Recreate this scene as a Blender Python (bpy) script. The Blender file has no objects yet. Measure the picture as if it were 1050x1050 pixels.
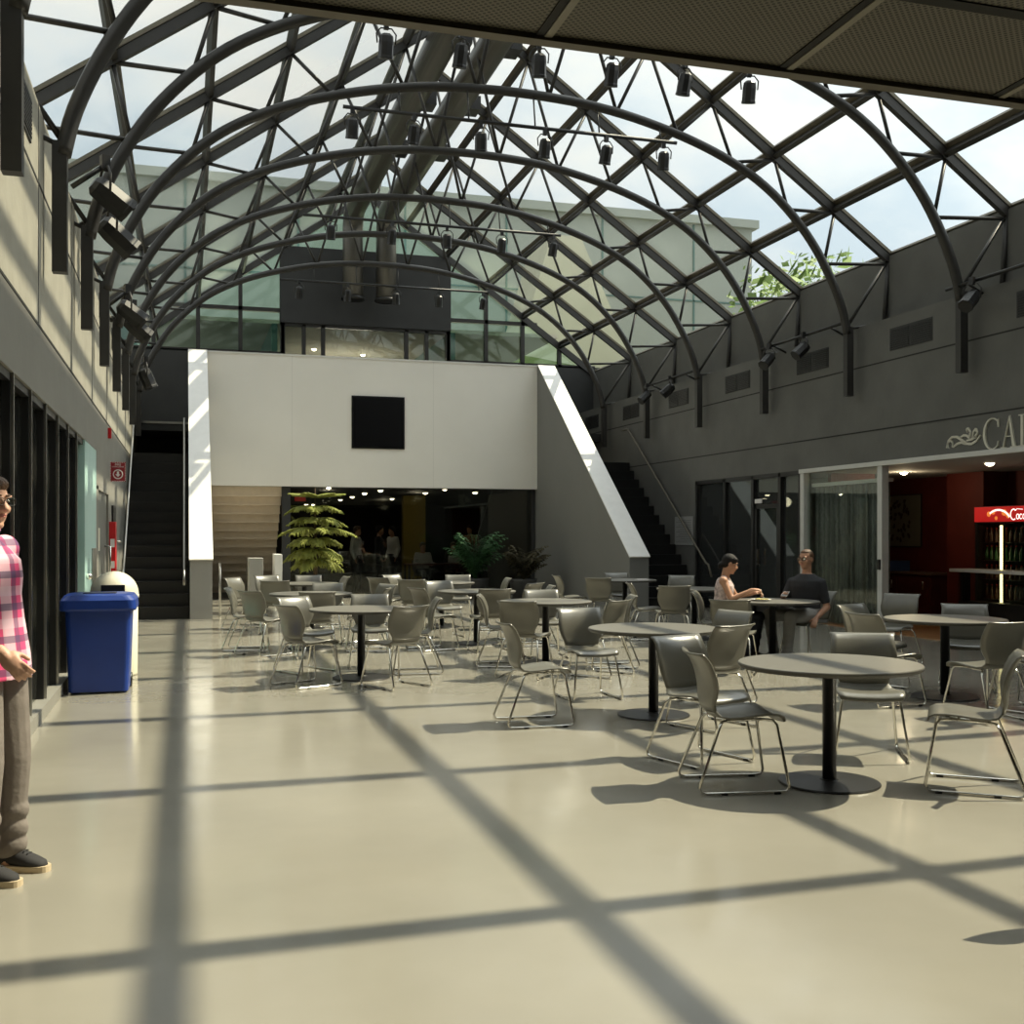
import bpy, bmesh, math, random
from mathutils import Vector, Matrix, Quaternion
V = Vector
PI = math.pi
random.seed(7)
scn = bpy.context.scene
COL = scn.collection

# ------------------------------------------------------------------ camera
FPX, HORIZON, CAM_Z = 1132.0, 548.0, 1.53
YAW = math.atan((525 - 190) / FPX)
cam_d = bpy.data.cameras.new('camera')
cam_d.sensor_width = 36; cam_d.sensor_fit = 'HORIZONTAL'
cam_d.lens = FPX * 36 / 1050
cam_d.shift_y = (HORIZON - 525) / 1050
cam_d.clip_start = 0.05; cam_d.clip_end = 500
cam = bpy.data.objects.new('camera', cam_d); COL.objects.link(cam)
cam.location = (0, 0, CAM_Z); cam.rotation_euler = (PI / 2, 0, -YAW)
scn.camera = cam

# ------------------------------------------------------------------ sky, sun, exposure
scn.view_settings.view_transform = 'Standard'
scn.view_settings.look = 'None'
scn.view_settings.gamma = 1
scn.view_settings.exposure = 0.42
scn.view_settings.use_curve_mapping = False
scn.cycles.use_denoising = True
scn.cycles.max_bounces = 10
scn.cycles.transparent_max_bounces = 24
scn.cycles.sample_clamp_indirect = 6

world = bpy.data.worlds.new('sky'); scn.world = world; world.use_nodes = True
nt = world.node_tree; nt.nodes.clear()
_o = nt.nodes.new('ShaderNodeOutputWorld'); _b = nt.nodes.new('ShaderNodeBackground')
_tc = nt.nodes.new('ShaderNodeTexCoord'); _mp = nt.nodes.new('ShaderNodeMapping')
_mp.inputs['Scale'].default_value = (1.6, 1.6, 3.2); _mp.inputs['Location'].default_value = (0.35, 0.2, 0.6)
_n = nt.nodes.new('ShaderNodeTexNoise'); _n.inputs['Scale'].default_value = 2.2; _n.inputs['Detail'].default_value = 7; _n.inputs['Roughness'].default_value = 0.55
_r = nt.nodes.new('ShaderNodeValToRGB')
_r.color_ramp.elements[0].position = 0.36; _r.color_ramp.elements[0].color = (0.68, 0.78, 0.86, 1)
_r.color_ramp.elements[1].position = 0.56; _r.color_ramp.elements[1].color = (1.0, 0.985, 0.94, 1)
_e = _r.color_ramp.elements.new(0.45); _e.color = (0.84, 0.89, 0.92, 1)
nt.links.new(_tc.outputs['Generated'], _mp.inputs['Vector']); nt.links.new(_mp.outputs['Vector'], _n.inputs['Vector'])
nt.links.new(_n.outputs['Fac'], _r.inputs['Fac']); nt.links.new(_r.outputs['Color'], _b.inputs['Color'])
# the sky is brighter around the sun
_dt = nt.nodes.new('ShaderNodeVectorMath'); _dt.operation = 'DOT_PRODUCT'; _dt.inputs[1].default_value = V((0.753, 0.057, 1.0)).normalized()
_nm = nt.nodes.new('ShaderNodeVectorMath'); _nm.operation = 'NORMALIZE'; nt.links.new(_tc.outputs['Generated'], _nm.inputs[0]); nt.links.new(_nm.outputs[0], _dt.inputs[0])
_mx = nt.nodes.new('ShaderNodeMath'); _mx.operation = 'MAXIMUM'; _mx.inputs[1].default_value = 0.0; nt.links.new(_dt.outputs['Value'], _mx.inputs[0])
_pw = nt.nodes.new('ShaderNodeMath'); _pw.operation = 'POWER'; _pw.inputs[1].default_value = 5.0; nt.links.new(_mx.outputs[0], _pw.inputs[0])
_st = nt.nodes.new('ShaderNodeMath'); _st.operation = 'MULTIPLY_ADD'; _st.inputs[1].default_value = 2.0; _st.inputs[2].default_value = 0.76; nt.links.new(_pw.outputs[0], _st.inputs[0])
nt.links.new(_st.outputs[0], _b.inputs['Strength'])
nt.links.new(_b.outputs['Background'], _o.inputs['Surface'])

sun_d = bpy.data.lights.new('sun', 'SUN'); sun_d.energy = 5.6; sun_d.angle = math.radians(0.55); sun_d.color = (1.0, 0.88, 0.66)
sun = bpy.data.objects.new('sun', sun_d); COL.objects.link(sun)
sun.rotation_euler = V((0.753, 0.057, 1.0)).to_track_quat('Z', 'Y').to_euler(); sun.location = (30, 6, 40)

# ------------------------------------------------------------------ materials
def mat(name, col, rough=0.5, metal=0.0, spec=0.5, var=0.0, scale=6.0, bump=0.0, bscale=40.0, coat=0.0):
    m = bpy.data.materials.new(name); m.use_nodes = True
    t = m.node_tree; b = t.nodes['Principled BSDF']
    b.inputs['Base Color'].default_value = (*col, 1); b.inputs['Roughness'].default_value = rough
    b.inputs['Metallic'].default_value = metal; b.inputs['Specular IOR Level'].default_value = spec
    b.inputs['Coat Weight'].default_value = coat
    tc = t.nodes.new('ShaderNodeTexCoord')
    n = t.nodes.new('ShaderNodeTexNoise'); n.inputs['Scale'].default_value = scale; n.inputs['Detail'].default_value = 5
    t.links.new(tc.outputs['Object'], n.inputs['Vector'])
    r = t.nodes.new('ShaderNodeValToRGB')
    v = var if var else 0.03
    r.color_ramp.elements[0].position = 0.3; r.color_ramp.elements[1].position = 0.7
    r.color_ramp.elements[0].color = (*[max(0, c * (1 - v)) for c in col], 1)
    r.color_ramp.elements[1].color = (*[min(1, c * (1 + v)) for c in col], 1)
    t.links.new(n.outputs['Fac'], r.inputs['Fac']); t.links.new(r.outputs['Color'], b.inputs['Base Color'])
    if bump:
        n2 = t.nodes.new('ShaderNodeTexNoise'); n2.inputs['Scale'].default_value = bscale; n2.inputs['Detail'].default_value = 4
        t.links.new(tc.outputs['Object'], n2.inputs['Vector'])
        bp = t.nodes.new('ShaderNodeBump'); bp.inputs['Strength'].default_value = bump; bp.inputs['Distance'].default_value = 0.02
        t.links.new(n2.outputs['Fac'], bp.inputs['Height']); t.links.new(bp.outputs['Normal'], b.inputs['Normal'])
    return m

def glass(name, tint, refl=0.06, rough=0.0, body=None, bodyamt=0.0):
    """thin pane: tinted transparency with fresnel reflection"""
    m = bpy.data.materials.new(name); m.use_nodes = True
    t = m.node_tree; t.nodes.clear()
    o = t.nodes.new('ShaderNodeOutputMaterial'); tr = t.nodes.new('ShaderNodeBsdfTransparent'); tr.inputs['Color'].default_value = (*tint, 1)
    g = t.nodes.new('ShaderNodeBsdfGlossy'); g.inputs['Roughness'].default_value = rough; g.inputs['Color'].default_value = (0.95, 1, 0.97, 1)
    mx = t.nodes.new('ShaderNodeMixShader'); lw = t.nodes.new('ShaderNodeLayerWeight'); lw.inputs['Blend'].default_value = 0.5
    pw = t.nodes.new('ShaderNodeMath'); pw.operation = 'POWER'; pw.inputs[1].default_value = 4.0; t.links.new(lw.outputs['Facing'], pw.inputs[0])
    ma = t.nodes.new('ShaderNodeMath'); ma.operation = 'MULTIPLY_ADD'; ma.inputs[1].default_value = 0.65; ma.inputs[2].default_value = refl; t.links.new(pw.outputs[0], ma.inputs[0])
    t.links.new(ma.outputs[0], mx.inputs['Fac'])
    t.links.new(tr.outputs['BSDF'], mx.inputs[1]); t.links.new(g.outputs['BSDF'], mx.inputs[2])
    last = mx
    if body:
        df = t.nodes.new('ShaderNodeBsdfDiffuse'); df.inputs['Color'].default_value = (*body, 1)
        m2 = t.nodes.new('ShaderNodeMixShader'); m2.inputs['Fac'].default_value = bodyamt
        t.links.new(mx.outputs['Shader'], m2.inputs[1]); t.links.new(df.outputs['BSDF'], m2.inputs[2]); last = m2
    t.links.new(last.outputs['Shader'], o.inputs['Surface'])
    return m

def emis(name, col, s):
    m = bpy.data.materials.new(name); m.use_nodes = True
    b = m.node_tree.nodes['Principled BSDF']
    b.inputs['Base Color'].default_value = (*col, 1); b.inputs['Emission Color'].default_value = (*col, 1); b.inputs['Emission Strength'].default_value = s
    return m

def wave_mat(name, c1, c2, scale, axis='X', rough=0.6, bump=0.3, dist=0.01, metal=0.0, distort=0.0):
    m = mat(name, c1, rough, metal); t = m.node_tree; b = t.nodes['Principled BSDF']
    tc = t.nodes.new('ShaderNodeTexCoord'); w = t.nodes.new('ShaderNodeTexWave'); w.bands_direction = axis; w.inputs['Scale'].default_value = scale
    w.inputs['Distortion'].default_value = distort; w.inputs['Detail Scale'].default_value = 1.5
    t.links.new(tc.outputs['Object'], w.inputs['Vector'])
    mx = t.nodes.new('ShaderNodeMix'); mx.data_type = 'RGBA'; mx.inputs[6].default_value = (*c1, 1); mx.inputs[7].default_value = (*c2, 1)
    t.links.new(w.outputs['Fac'], mx.inputs[0]); t.links.new(mx.outputs[2], b.inputs['Base Color'])
    bp = t.nodes.new('ShaderNodeBump'); bp.inputs['Strength'].default_value = bump; bp.inputs['Distance'].default_value = dist
    t.links.new(w.outputs['Fac'], bp.inputs['Height']); t.links.new(bp.outputs['Normal'], b.inputs['Normal'])
    return m

def floor_mat():
    m = mat('grey epoxy', (0.285, 0.27, 0.225), 0.15, 0, 0.5, 0.08, 0.9); t = m.node_tree; b = t.nodes['Principled BSDF']
    tc = t.nodes.new('ShaderNodeTexCoord'); mp = t.nodes.new('ShaderNodeMapping'); mp.inputs['Scale'].default_value = (1.2, 1.8, 1); mp.inputs['Rotation'].default_value = (0, 0, 0.4)
    n = t.nodes.new('ShaderNodeTexNoise'); n.inputs['Scale'].default_value = 1.4; n.inputs['Detail'].default_value = 8; n.inputs['Roughness'].default_value = 0.65
    t.links.new(tc.outputs['Object'], mp.inputs['Vector']); t.links.new(mp.outputs['Vector'], n.inputs['Vector'])
    r = t.nodes.new('ShaderNodeMapRange'); r.inputs[1].default_value = 0.3; r.inputs[2].default_value = 0.75; r.inputs[3].default_value = 0.10; r.inputs[4].default_value = 0.22
    t.links.new(n.outputs['Fac'], r.inputs[0]); t.links.new(r.outputs[0], b.inputs['Roughness'])
    n3 = t.nodes.new('ShaderNodeTexNoise'); n3.inputs['Scale'].default_value = 3.0; n3.inputs['Detail'].default_value = 3
    t.links.new(tc.outputs['Object'], n3.inputs['Vector'])
    bp = t.nodes.new('ShaderNodeBump'); bp.inputs['Strength'].default_value = 0.015; bp.inputs['Distance'].default_value = 0.02
    t.links.new(n3.outputs['Fac'], bp.inputs['Height']); t.links.new(bp.outputs['Normal'], b.inputs['Normal'])
    return m

def plaid_mat():
    m = mat('pink plaid', (0.75, 0.12, 0.25), 0.85); t = m.node_tree; b = t.nodes['Principled BSDF']
    tc = t.nodes.new('ShaderNodeTexCoord'); sp = t.nodes.new('ShaderNodeSeparateXYZ'); t.links.new(tc.outputs['Object'], sp.inputs[0])
    def band(sock, freq, ph, width):
        a = t.nodes.new('ShaderNodeMath'); a.operation = 'MULTIPLY_ADD'; a.inputs[1].default_value = freq; a.inputs[2].default_value = ph
        t.links.new(sock, a.inputs[0])
        f = t.nodes.new('ShaderNodeMath'); f.operation = 'FRACT'; t.links.new(a.outputs[0], f.inputs[0])
        c = t.nodes.new('ShaderNodeMath'); c.operation = 'LESS_THAN'; c.inputs[1].default_value = width; t.links.new(f.outputs[0], c.inputs[0])
        return c.outputs[0]
    base = None
    def mix(prev, fac, col, amt):
        mu = t.nodes.new('ShaderNodeMath'); mu.operation = 'MULTIPLY'; mu.inputs[1].default_value = amt; t.links.new(fac, mu.inputs[0])
        mx = t.nodes.new('ShaderNodeMix'); mx.data_type = 'RGBA'; t.links.new(mu.outputs[0], mx.inputs[0])
        if prev is None: mx.inputs[6].default_value = (0.72, 0.07, 0.20, 1)
        else: t.links.new(prev, mx.inputs[6])
        mx.inputs[7].default_value = (*col, 1)
        return mx.outputs[2]
    h = t.nodes.new('ShaderNodeVectorMath'); h.operation = 'DOT_PRODUCT'; h.inputs[1].default_value = (0.75, 0.66, 0); t.links.new(tc.outputs['Object'], h.inputs[0])
    k = mix(None, band(h.outputs['Value'], 7.5, 0.1, 0.45), (0.80, 0.55, 0.62), 0.8)
    k = mix(k, band(sp.outputs['Z'], 7.0, 0.2, 0.30), (0.80, 0.60, 0.68), 0.5)
    k = mix(k, band(sp.outputs['Z'], 7.0, 0.65, 0.22), (0.05, 0.05, 0.12), 0.7)
    k = mix(k, band(h.outputs['Value'], 7.5, 0.62, 0.22), (0.06, 0.06, 0.14), 0.6)
    t.links.new(k, b.inputs['Base Color'])
    return m

M = dict(
    floor=floor_mat(),
    wall_l=mat('warm painted concrete', (0.35, 0.335, 0.28), 0.7, 0, 0.3, 0.10, 2.5, 0.25, 12),
    wall_l2=mat('grey painted wall', (0.23, 0.222, 0.195), 0.6, 0, 0.3, 0.05, 2.0, 0.1, 14),
    wall_r=mat('charcoal painted concrete', (0.122, 0.122, 0.113), 0.6, 0, 0.35, 0.10, 1.6, 0.15, 12),
    wall_d=mat('dark charcoal paint', (0.042, 0.043, 0.043), 0.65, 0, 0.3, 0.1, 2.0),
    white=mat('white gypsum paint', (0.91, 0.88, 0.81), 0.6, 0, 0.3, 0.03, 0.7),
    cap=mat('bright white cap', (0.82, 0.81, 0.78), 0.5, 0, 0.4),
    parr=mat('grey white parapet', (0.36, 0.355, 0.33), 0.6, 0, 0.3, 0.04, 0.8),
    parr_shade=mat('parapet grey with painted shade', (0.20, 0.20, 0.19), 0.6, 0, 0.3, 0.04, 0.8),  # right parapet: darker copy, the shade away from the sun is in the colour
    beige=mat('beige soffit steps', (0.80, 0.68, 0.54), 0.7, 0, 0.2, 0.05),
    steel=mat('dark grey steel', (0.030, 0.0285, 0.026), 0.45, 0.0, 0.5, 0.12, 8),
    steel2=mat('olive aluminium glazing bar', (0.13, 0.115, 0.085), 0.45, 0.4, 0.5, 0.1, 8),
    black=mat('black satin', (0.012, 0.012, 0.012), 0.4, 0, 0.5, 0.15),
    blackm=mat('black matte', (0.008, 0.008, 0.008), 0.8, 0, 0.2, 0.1),
    chrome=mat('chrome', (0.78, 0.76, 0.70), 0.14, 1.0, 0.5, 0.02),
    rail=mat('brushed steel rail', (0.45, 0.44, 0.41), 0.3, 1.0, 0.5, 0.04),
    shell=mat('grey chair plastic', (0.128, 0.123, 0.100), 0.30, 0, 0.8, 0.04, 5),
    tabletop=mat('grey laminate', (0.17, 0.162, 0.14), 0.33, 0, 0.5, 0.05, 30),
    tedge=mat('dark table edge', (0.07, 0.067, 0.058), 0.5),
    duct=wave_mat('spiral duct steel', (0.13, 0.125, 0.11), (0.115, 0.11, 0.098), 9.0, 'Z', 0.4, 0.15, 0.01, 0.6),
    soffit=None,
    blue=mat('blue bin plastic', (0.012, 0.045, 0.26), 0.35, 0, 0.5, 0.08, 4),
    cream=mat('cream bin plastic', (0.72, 0.68, 0.54), 0.4, 0, 0.5, 0.04, 4),
    teal=mat('pale teal door paint', (0.40, 0.60, 0.56), 0.4, 0, 0.5, 0.04, 3),
    doorg=mat('grey door paint', (0.12, 0.125, 0.115), 0.5, 0, 0.4, 0.05),
    red=mat('fire red', (0.55, 0.015, 0.02), 0.35, 0, 0.5, 0.05),
    signred=mat('dull sign red', (0.30, 0.02, 0.03), 0.5),
    signw=mat('sign white', (0.78, 0.76, 0.74), 0.5),
    cafesign=mat('cream sign letters', (0.62, 0.60, 0.50), 0.5),
    wframe=mat('white door frame', (0.60, 0.60, 0.57), 0.45),
    curtain=wave_mat('grey vertical curtain', (0.20, 0.205, 0.19), (0.12, 0.125, 0.115), 5.5, 'Y', 0.8, 0.9, 0.03, 0, 2.2),
    redwall=mat('dark red plaster', (0.115, 0.018, 0.012), 0.6, 0, 0.3, 0.15, 2.0),
    wood=wave_mat('orange wood floor', (0.33, 0.16, 0.06), (0.26, 0.12, 0.045), 1.5, 'Y', 0.35, 0.05, 0.005, 0, 3),
    cwood=mat('dark red wood', (0.085, 0.02, 0.014), 0.4, 0, 0.5, 0.2, 5),
    cceil=mat('cafe ceiling paint', (0.42, 0.42, 0.40), 0.8),
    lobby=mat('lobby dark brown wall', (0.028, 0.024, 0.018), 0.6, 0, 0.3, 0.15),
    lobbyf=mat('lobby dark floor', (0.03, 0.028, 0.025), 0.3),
    yellow=mat('mustard yellow wall panel', (0.30, 0.22, 0.02), 0.6),
    upceil=mat('upper lounge ceiling', (0.58, 0.54, 0.44), 0.8, 0, 0.2, 0.04),
    skin=mat('light skin', (0.62, 0.36, 0.25), 0.5, 0, 0.4, 0.06, 9),
    skin2=mat('tan skin', (0.50, 0.27, 0.17), 0.5, 0, 0.4, 0.06, 9),
    lips=mat('lips', (0.45, 0.16, 0.13), 0.45),
    hair_br=mat('brown hair', (0.10, 0.052, 0.026), 0.5, 0, 0.4, 0.4, 40, 0.6, 60),
    hair_bk=mat('black hair', (0.009, 0.007, 0.006), 0.6, 0, 0.25, 0.4, 40, 0.6, 60),
    eye=mat('eye white', (0.75, 0.73, 0.70), 0.2), iris=mat('dark iris', (0.03, 0.02, 0.015), 0.2),
    plaid=plaid_mat(),
    pants=mat('grey brown trousers', (0.20, 0.175, 0.155), 0.85, 0, 0.2, 0.10, 10, 0.5, 9),
    jeans=mat('pale grey trousers', (0.33, 0.32, 0.30), 0.85, 0, 0.2, 0.08, 10, 0.5, 10),
    shoe=mat('black canvas shoe', (0.02, 0.019, 0.02), 0.8), sole=mat('tan rubber sole', (0.52, 0.42, 0.28), 0.7),
    tee=mat('charcoal t-shirt', (0.045, 0.046, 0.05), 0.9, 0, 0.2, 0.08, 10, 0.5, 9),
    blouse=mat('pale patterned blouse', (0.52, 0.42, 0.40), 0.85, 0, 0.2, 0.55, 26, 0.3, 14),
    skirt=mat('dark skirt', (0.02, 0.022, 0.03), 0.85, 0, 0.2, 0.1, 10, 0.4, 9),
    darksuit=mat('black jacket', (0.015, 0.015, 0.017), 0.85), shirtw=mat('white shirt', (0.62, 0.61, 0.58), 0.8),
    pattern=mat('brown patterned shirt', (0.22, 0.12, 0.07), 0.85, 0, 0.2, 0.9, 18),
    pine=mat('yellow green pine foliage', (0.22, 0.24, 0.045), 0.6, 0, 0.3, 0.35, 7),
    trunk=mat('brown bark', (0.10, 0.07, 0.045), 0.85, 0, 0.2, 0.3, 14, 0.5, 20),
    fern=mat('deep green fern', (0.035, 0.11, 0.035), 0.55, 0, 0.4, 0.35, 6),
    dryfern=mat('brown green undergrowth', (0.07, 0.06, 0.03), 0.7, 0, 0.3, 0.35, 6),
    pot=mat('charcoal planter', (0.05, 0.05, 0.05), 0.5), soil=mat('soil', (0.035, 0.025, 0.018), 0.95, 0, 0.1, 0.4, 20, 0.6, 30),
    leaf=mat('street tree leaves', (0.12, 0.20, 0.03), 0.6, 0, 0.3, 0.4, 2),
    bldg=mat('pale green grey facade', (0.36, 0.39, 0.35), 0.7, 0, 0.3, 0.04, 0.2),
    bldgt=mat('teal glazed facade', (0.10, 0.19, 0.17), 0.3, 0, 0.5, 0.2, 0.4),
    bldgg=mat('mossy green roof', (0.22, 0.27, 0.10), 0.8, 0, 0.3, 0.3, 0.5),
    bldgc=mat('cream stone facade', (0.56, 0.54, 0.42), 0.7, 0, 0.3, 0.05, 0.5),
    seam=mat('dark joint', (0.02, 0.02, 0.018), 0.8),
    ground=mat('asphalt', (0.10, 0.10, 0.09), 0.9, 0, 0.2, 0.2, 1),
    plastic_w=mat('white plate', (0.72, 0.71, 0.67), 0.3), food=mat('mixed salad', (0.45, 0.38, 0.10), 0.6, 0, 0.3, 0.6, 40, 0.8, 60),
    fruit=mat('sticker orange', (0.75, 0.22, 0.02), 0.4), coke=None,
    glow=emis('warm lamp', (1.0, 0.86, 0.62), 14.0), glow2=emis('downlight', (1.0, 0.85, 0.6), 9.0), strip=emis('fridge tube light', (1.0, 0.78, 0.36), 3.0),
    cokered=emis('lit red header', (0.55, 0.012, 0.012), 0.45), cokew=emis('lit white lettering', (0.95, 0.85, 0.8), 0.9), cokeo=emis('lit orange print', (0.8, 0.22, 0.04), 0.7),
    exitred=emis('red exit lamp', (0.5, 0.02, 0.015), 0.2),
    screen=mat('black glass screen', (0.006, 0.006, 0.007), 0.16, 0, 0.5),
)
G = dict(
    roof=glass('roof glass', (0.95, 0.985, 0.96), 0.025, 0.3, (0.8, 0.82, 0.78), 0.03),
    end=glass('end wall glass', (0.80, 0.90, 0.85), 0.05, 0.06),
    dark=glass('dark tinted glass', (0.10, 0.11, 0.10), 0.055, 0.02, (0.22, 0.22, 0.20), 0.05),
    store=glass('storefront glass', (0.50, 0.53, 0.52), 0.075, 0.01, (0.30, 0.31, 0.32), 0.07),
    clear=glass('clear door glass', (0.90, 0.93, 0.91), 0.05, 0.0),
    lobby=glass('lobby glass', (0.66, 0.67, 0.64), 0.055, 0.0),
    bottle=mat('soft drink bottles', (0.10, 0.035, 0.02), 0.15, 0, 0.6, 0.8, 3),
    bottleg=mat('green bottles', (0.03, 0.12, 0.03), 0.15, 0, 0.6, 0.6, 3),
)

def soffit_mat():
    m = mat('perforated metal panel', (0.14, 0.125, 0.09), 0.55, 0.2); t = m.node_tree; b = t.nodes['Principled BSDF']
    tc = t.nodes.new('ShaderNodeTexCoord'); mp = t.nodes.new('ShaderNodeMapping'); mp.inputs['Scale'].default_value = (70, 70, 70); mp.inputs['Rotation'].default_value = (0, 0, PI / 4)
    t.links.new(tc.outputs['Object'], mp.inputs['Vector'])
    v = t.nodes.new('ShaderNodeTexVoronoi'); v.voronoi_dimensions = '2D'; v.inputs['Randomness'].default_value = 0; v.inputs['Scale'].default_value = 1.0
    t.links.new(mp.outputs['Vector'], v.inputs['Vector'])
    lt = t.nodes.new('ShaderNodeMath'); lt.operation = 'LESS_THAN'; lt.inputs[1].default_value = 0.33; t.links.new(v.outputs['Distance'], lt.inputs[0])
    mx = t.nodes.new('ShaderNodeMix'); mx.data_type = 'RGBA'; mx.inputs[6].default_value = (0.15, 0.135, 0.098, 1); mx.inputs[7].default_value = (0.03, 0.027, 0.02, 1)
    t.links.new(lt.outputs[0], mx.inputs[0]); t.links.new(mx.outputs[2], b.inputs['Base Color'])
    return m
M['soffit'] = soffit_mat()

# ------------------------------------------------------------------ mesh helpers
class MB:
    def __init__(s): s.v = []; s.f = []; s.mi = []; s.cur = 0; s.sm = []; s.smooth = False
    def add(s, vs, fs):
        o = len(s.v); s.v += [tuple(p) for p in vs]
        for q in fs: s.f.append(tuple(i + o for i in q)); s.mi.append(s.cur); s.sm.append(s.smooth)
        return s
    def box(s, x0, x1, y0, y1, z0, z1):
        vs = [(x, y, z) for z in (z0, z1) for y in (y0, y1) for x in (x0, x1)]
        return s.add(vs, [(0, 2, 3, 1), (4, 5, 7, 6), (0, 1, 5, 4), (2, 6, 7, 3), (0, 4, 6, 2), (1, 3, 7, 5)])
    def bar(s, p, q, w, h, up=(0, 0, 1)):
        p, q = V(p), V(q); d = (q - p).normalized(); u = V(up); x = d.cross(u)
        if x.length < 1e-4: x = d.cross(V((1, 0, 0)))
        x.normalize(); u = x.cross(d)
        vs = [c + x * a * w / 2 + u * b * h / 2 for c in (p, q) for a, b in ((-1, -1), (1, -1), (1, 1), (-1, 1))]
        return s.add(vs, [(3, 2, 1, 0), (4, 5, 6, 7), (0, 1, 5, 4), (1, 2, 6, 5), (2, 3, 7, 6), (3, 0, 4, 7)])
    def tube(s, pts, r, seg=8, closed=False):
        pts = [V(p) for p in pts]; n = len(pts); sm = s.smooth; s.smooth = True
        rs = r if isinstance(r, (list, tuple)) else [r] * n
        vs = []; prev = None
        for i, p in enumerate(pts):
            if closed: d = pts[(i + 1) % n] - pts[i - 1]
            else: d = pts[min(i + 1, n - 1)] - pts[max(i - 1, 0)]
            d.normalize()
            if prev is None:
                a = d.orthogonal().normalized()
            else:
                a = prev - d * prev.dot(d)
                a = a.normalized() if a.length > 1e-5 else d.orthogonal().normalized()
            prev = a; b = d.cross(a)
            vs += [p + (a * math.cos(2 * PI * k / seg) + b * math.sin(2 * PI * k / seg)) * rs[i] for k in range(seg)]
        fs = []
        for i in range(n if closed else n - 1):
            j = (i + 1) % n
            for k in range(seg): fs.append((i * seg + k, i * seg + (k + 1) % seg, j * seg + (k + 1) % seg, j * seg + k))
        if not closed: fs += [tuple(range(seg))[::-1], tuple((n - 1) * seg + k for k in range(seg))]
        s.add(vs, fs); s.smooth = sm
        return s
    def lathe(s, prof, c=(0, 0, 0), seg=24, smooth=True):
        sm = s.smooth; s.smooth = smooth; vs = []; fs = []
        for r, z in prof: vs += [(c[0] + r * math.cos(2 * PI * k / seg), c[1] + r * math.sin(2 * PI * k / seg), c[2] + z) for k in range(seg)]
        n = len(prof)
        for i in range(n - 1):
            for k in range(seg): fs.append((i * seg + k, i * seg + (k + 1) % seg, (i + 1) * seg + (k + 1) % seg, (i + 1) * seg + k))
        fs += [tuple(range(seg))[::-1], tuple((n - 1) * seg + k for k in range(seg))]
        s.add(vs, fs); s.smooth = sm
        return s
    def grid(s, rows, thick=0.0):
        """rows of points -> surface; thick>0 gives both sides"""
        sm = s.smooth; s.smooth = True; n, m = len(rows), len(rows[0]); P = [[V(p) for p in r] for r in rows]
        N = []
        for i in range(n):
            for j in range(m):
                du = P[min(i + 1, n - 1)][j] - P[max(i - 1, 0)][j]; dv = P[i][min(j + 1, m - 1)] - P[i][max(j - 1, 0)]
                c = du.cross(dv); N.append(c.normalized() if c.length > 1e-9 else V((0, 0, 1)))
        top = [P[i][j] for i in range(n) for j in range(m)]; fs = []
        for i in range(n - 1):
            for j in range(m - 1): a = i * m + j; fs.append((a, a + m, a + m + 1, a + 1))
        if thick:
            k = n * m; vs = top + [p - N[i] * thick for i, p in enumerate(top)]
            fs2 = [tuple(x + k for x in q[::-1]) for q in fs]
            loop = [j for j in range(m)] + [i * m + m - 1 for i in range(1, n)] + [(n - 1) * m + j for j in range(m - 2, -1, -1)] + [i * m for i in range(n - 2, 0, -1)]
            fs3 = [(loop[i], loop[(i + 1) % len(loop)], loop[(i + 1) % len(loop)] + k, loop[i] + k) for i in range(len(loop))]
            s.add(vs, fs + fs2 + fs3)
        else: s.add(top, fs)
        s.smooth = sm
        return s
    def prism(s, poly, to3, d):
        """poly: 2D points; to3(u,v,w) -> 3D; extrude w 0..d"""
        n = len(poly); vs = [to3(u, v, 0) for u, v in poly] + [to3(u, v, d) for u, v in poly]
        fs = [tuple(range(n))[::-1], tuple(range(n, 2 * n))] + [(i, (i + 1) % n, n + (i + 1) % n, n + i) for i in range(n)]
        return s.add(vs, fs)
    def ball(s, c, r, seg=16, rings=10, rot=None):
        sm = s.smooth; s.smooth = True; r = r if isinstance(r, (tuple, list)) else (r, r, r); vs = []; fs = []
        for i in range(rings + 1):
            t = PI * (0.001 + 0.998 * i / rings)
            for k in range(seg):
                p = V((r[0] * math.sin(t) * math.cos(2 * PI * k / seg), r[1] * math.sin(t) * math.sin(2 * PI * k / seg), -r[2] * math.cos(t)))
                if rot is not None: p = rot @ p
                vs.append(p + V(c))
        for i in range(rings):
            for k in range(seg): fs.append((i * seg + k, i * seg + (k + 1) % seg, (i + 1) * seg + (k + 1) % seg, (i + 1) * seg + k))
        fs += [tuple(range(seg))[::-1], tuple(rings * seg + k for k in range(seg))]
        s.add(vs, fs); s.smooth = sm
        return s
    def capsule(s, p, q, r1, r2, seg=14):
        p, q = V(p), V(q); d = q - p; L = max(d.length, 1e-4); d = d / L; pts = []; rs = []
        for i in range(5):
            t = PI / 2 * (1 - i / 4); pts.append(p - d * r1 * math.sin(t)); rs.append(max(r1 * math.cos(t), 0.0008))
        for i in range(5):
            t = PI / 2 * i / 4; pts.append(q + d * r2 * math.sin(t)); rs.append(max(r2 * math.cos(t), 0.0008))
        return s.tube(pts, rs, seg)
    def loft(s, secs, seg=20):
        """secs: (center, rx, ry, xaxis, yaxis)"""
        sm = s.smooth; s.smooth = True; vs = []; fs = []
        for c, rx, ry, xa, ya in secs:
            vs += [V(c) + V(xa) * rx * math.cos(2 * PI * k / seg) + V(ya) * ry * math.sin(2 * PI * k / seg) for k in range(seg)]
        n = len(secs)
        for i in range(n - 1):
            for k in range(seg): fs.append((i * seg + k, i * seg + (k + 1) % seg, (i + 1) * seg + (k + 1) % seg, (i + 1) * seg + k))
        fs += [tuple(range(seg))[::-1], tuple((n - 1) * seg + k for k in range(seg))]
        s.add(vs, fs); s.smooth = sm
        return s
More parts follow.
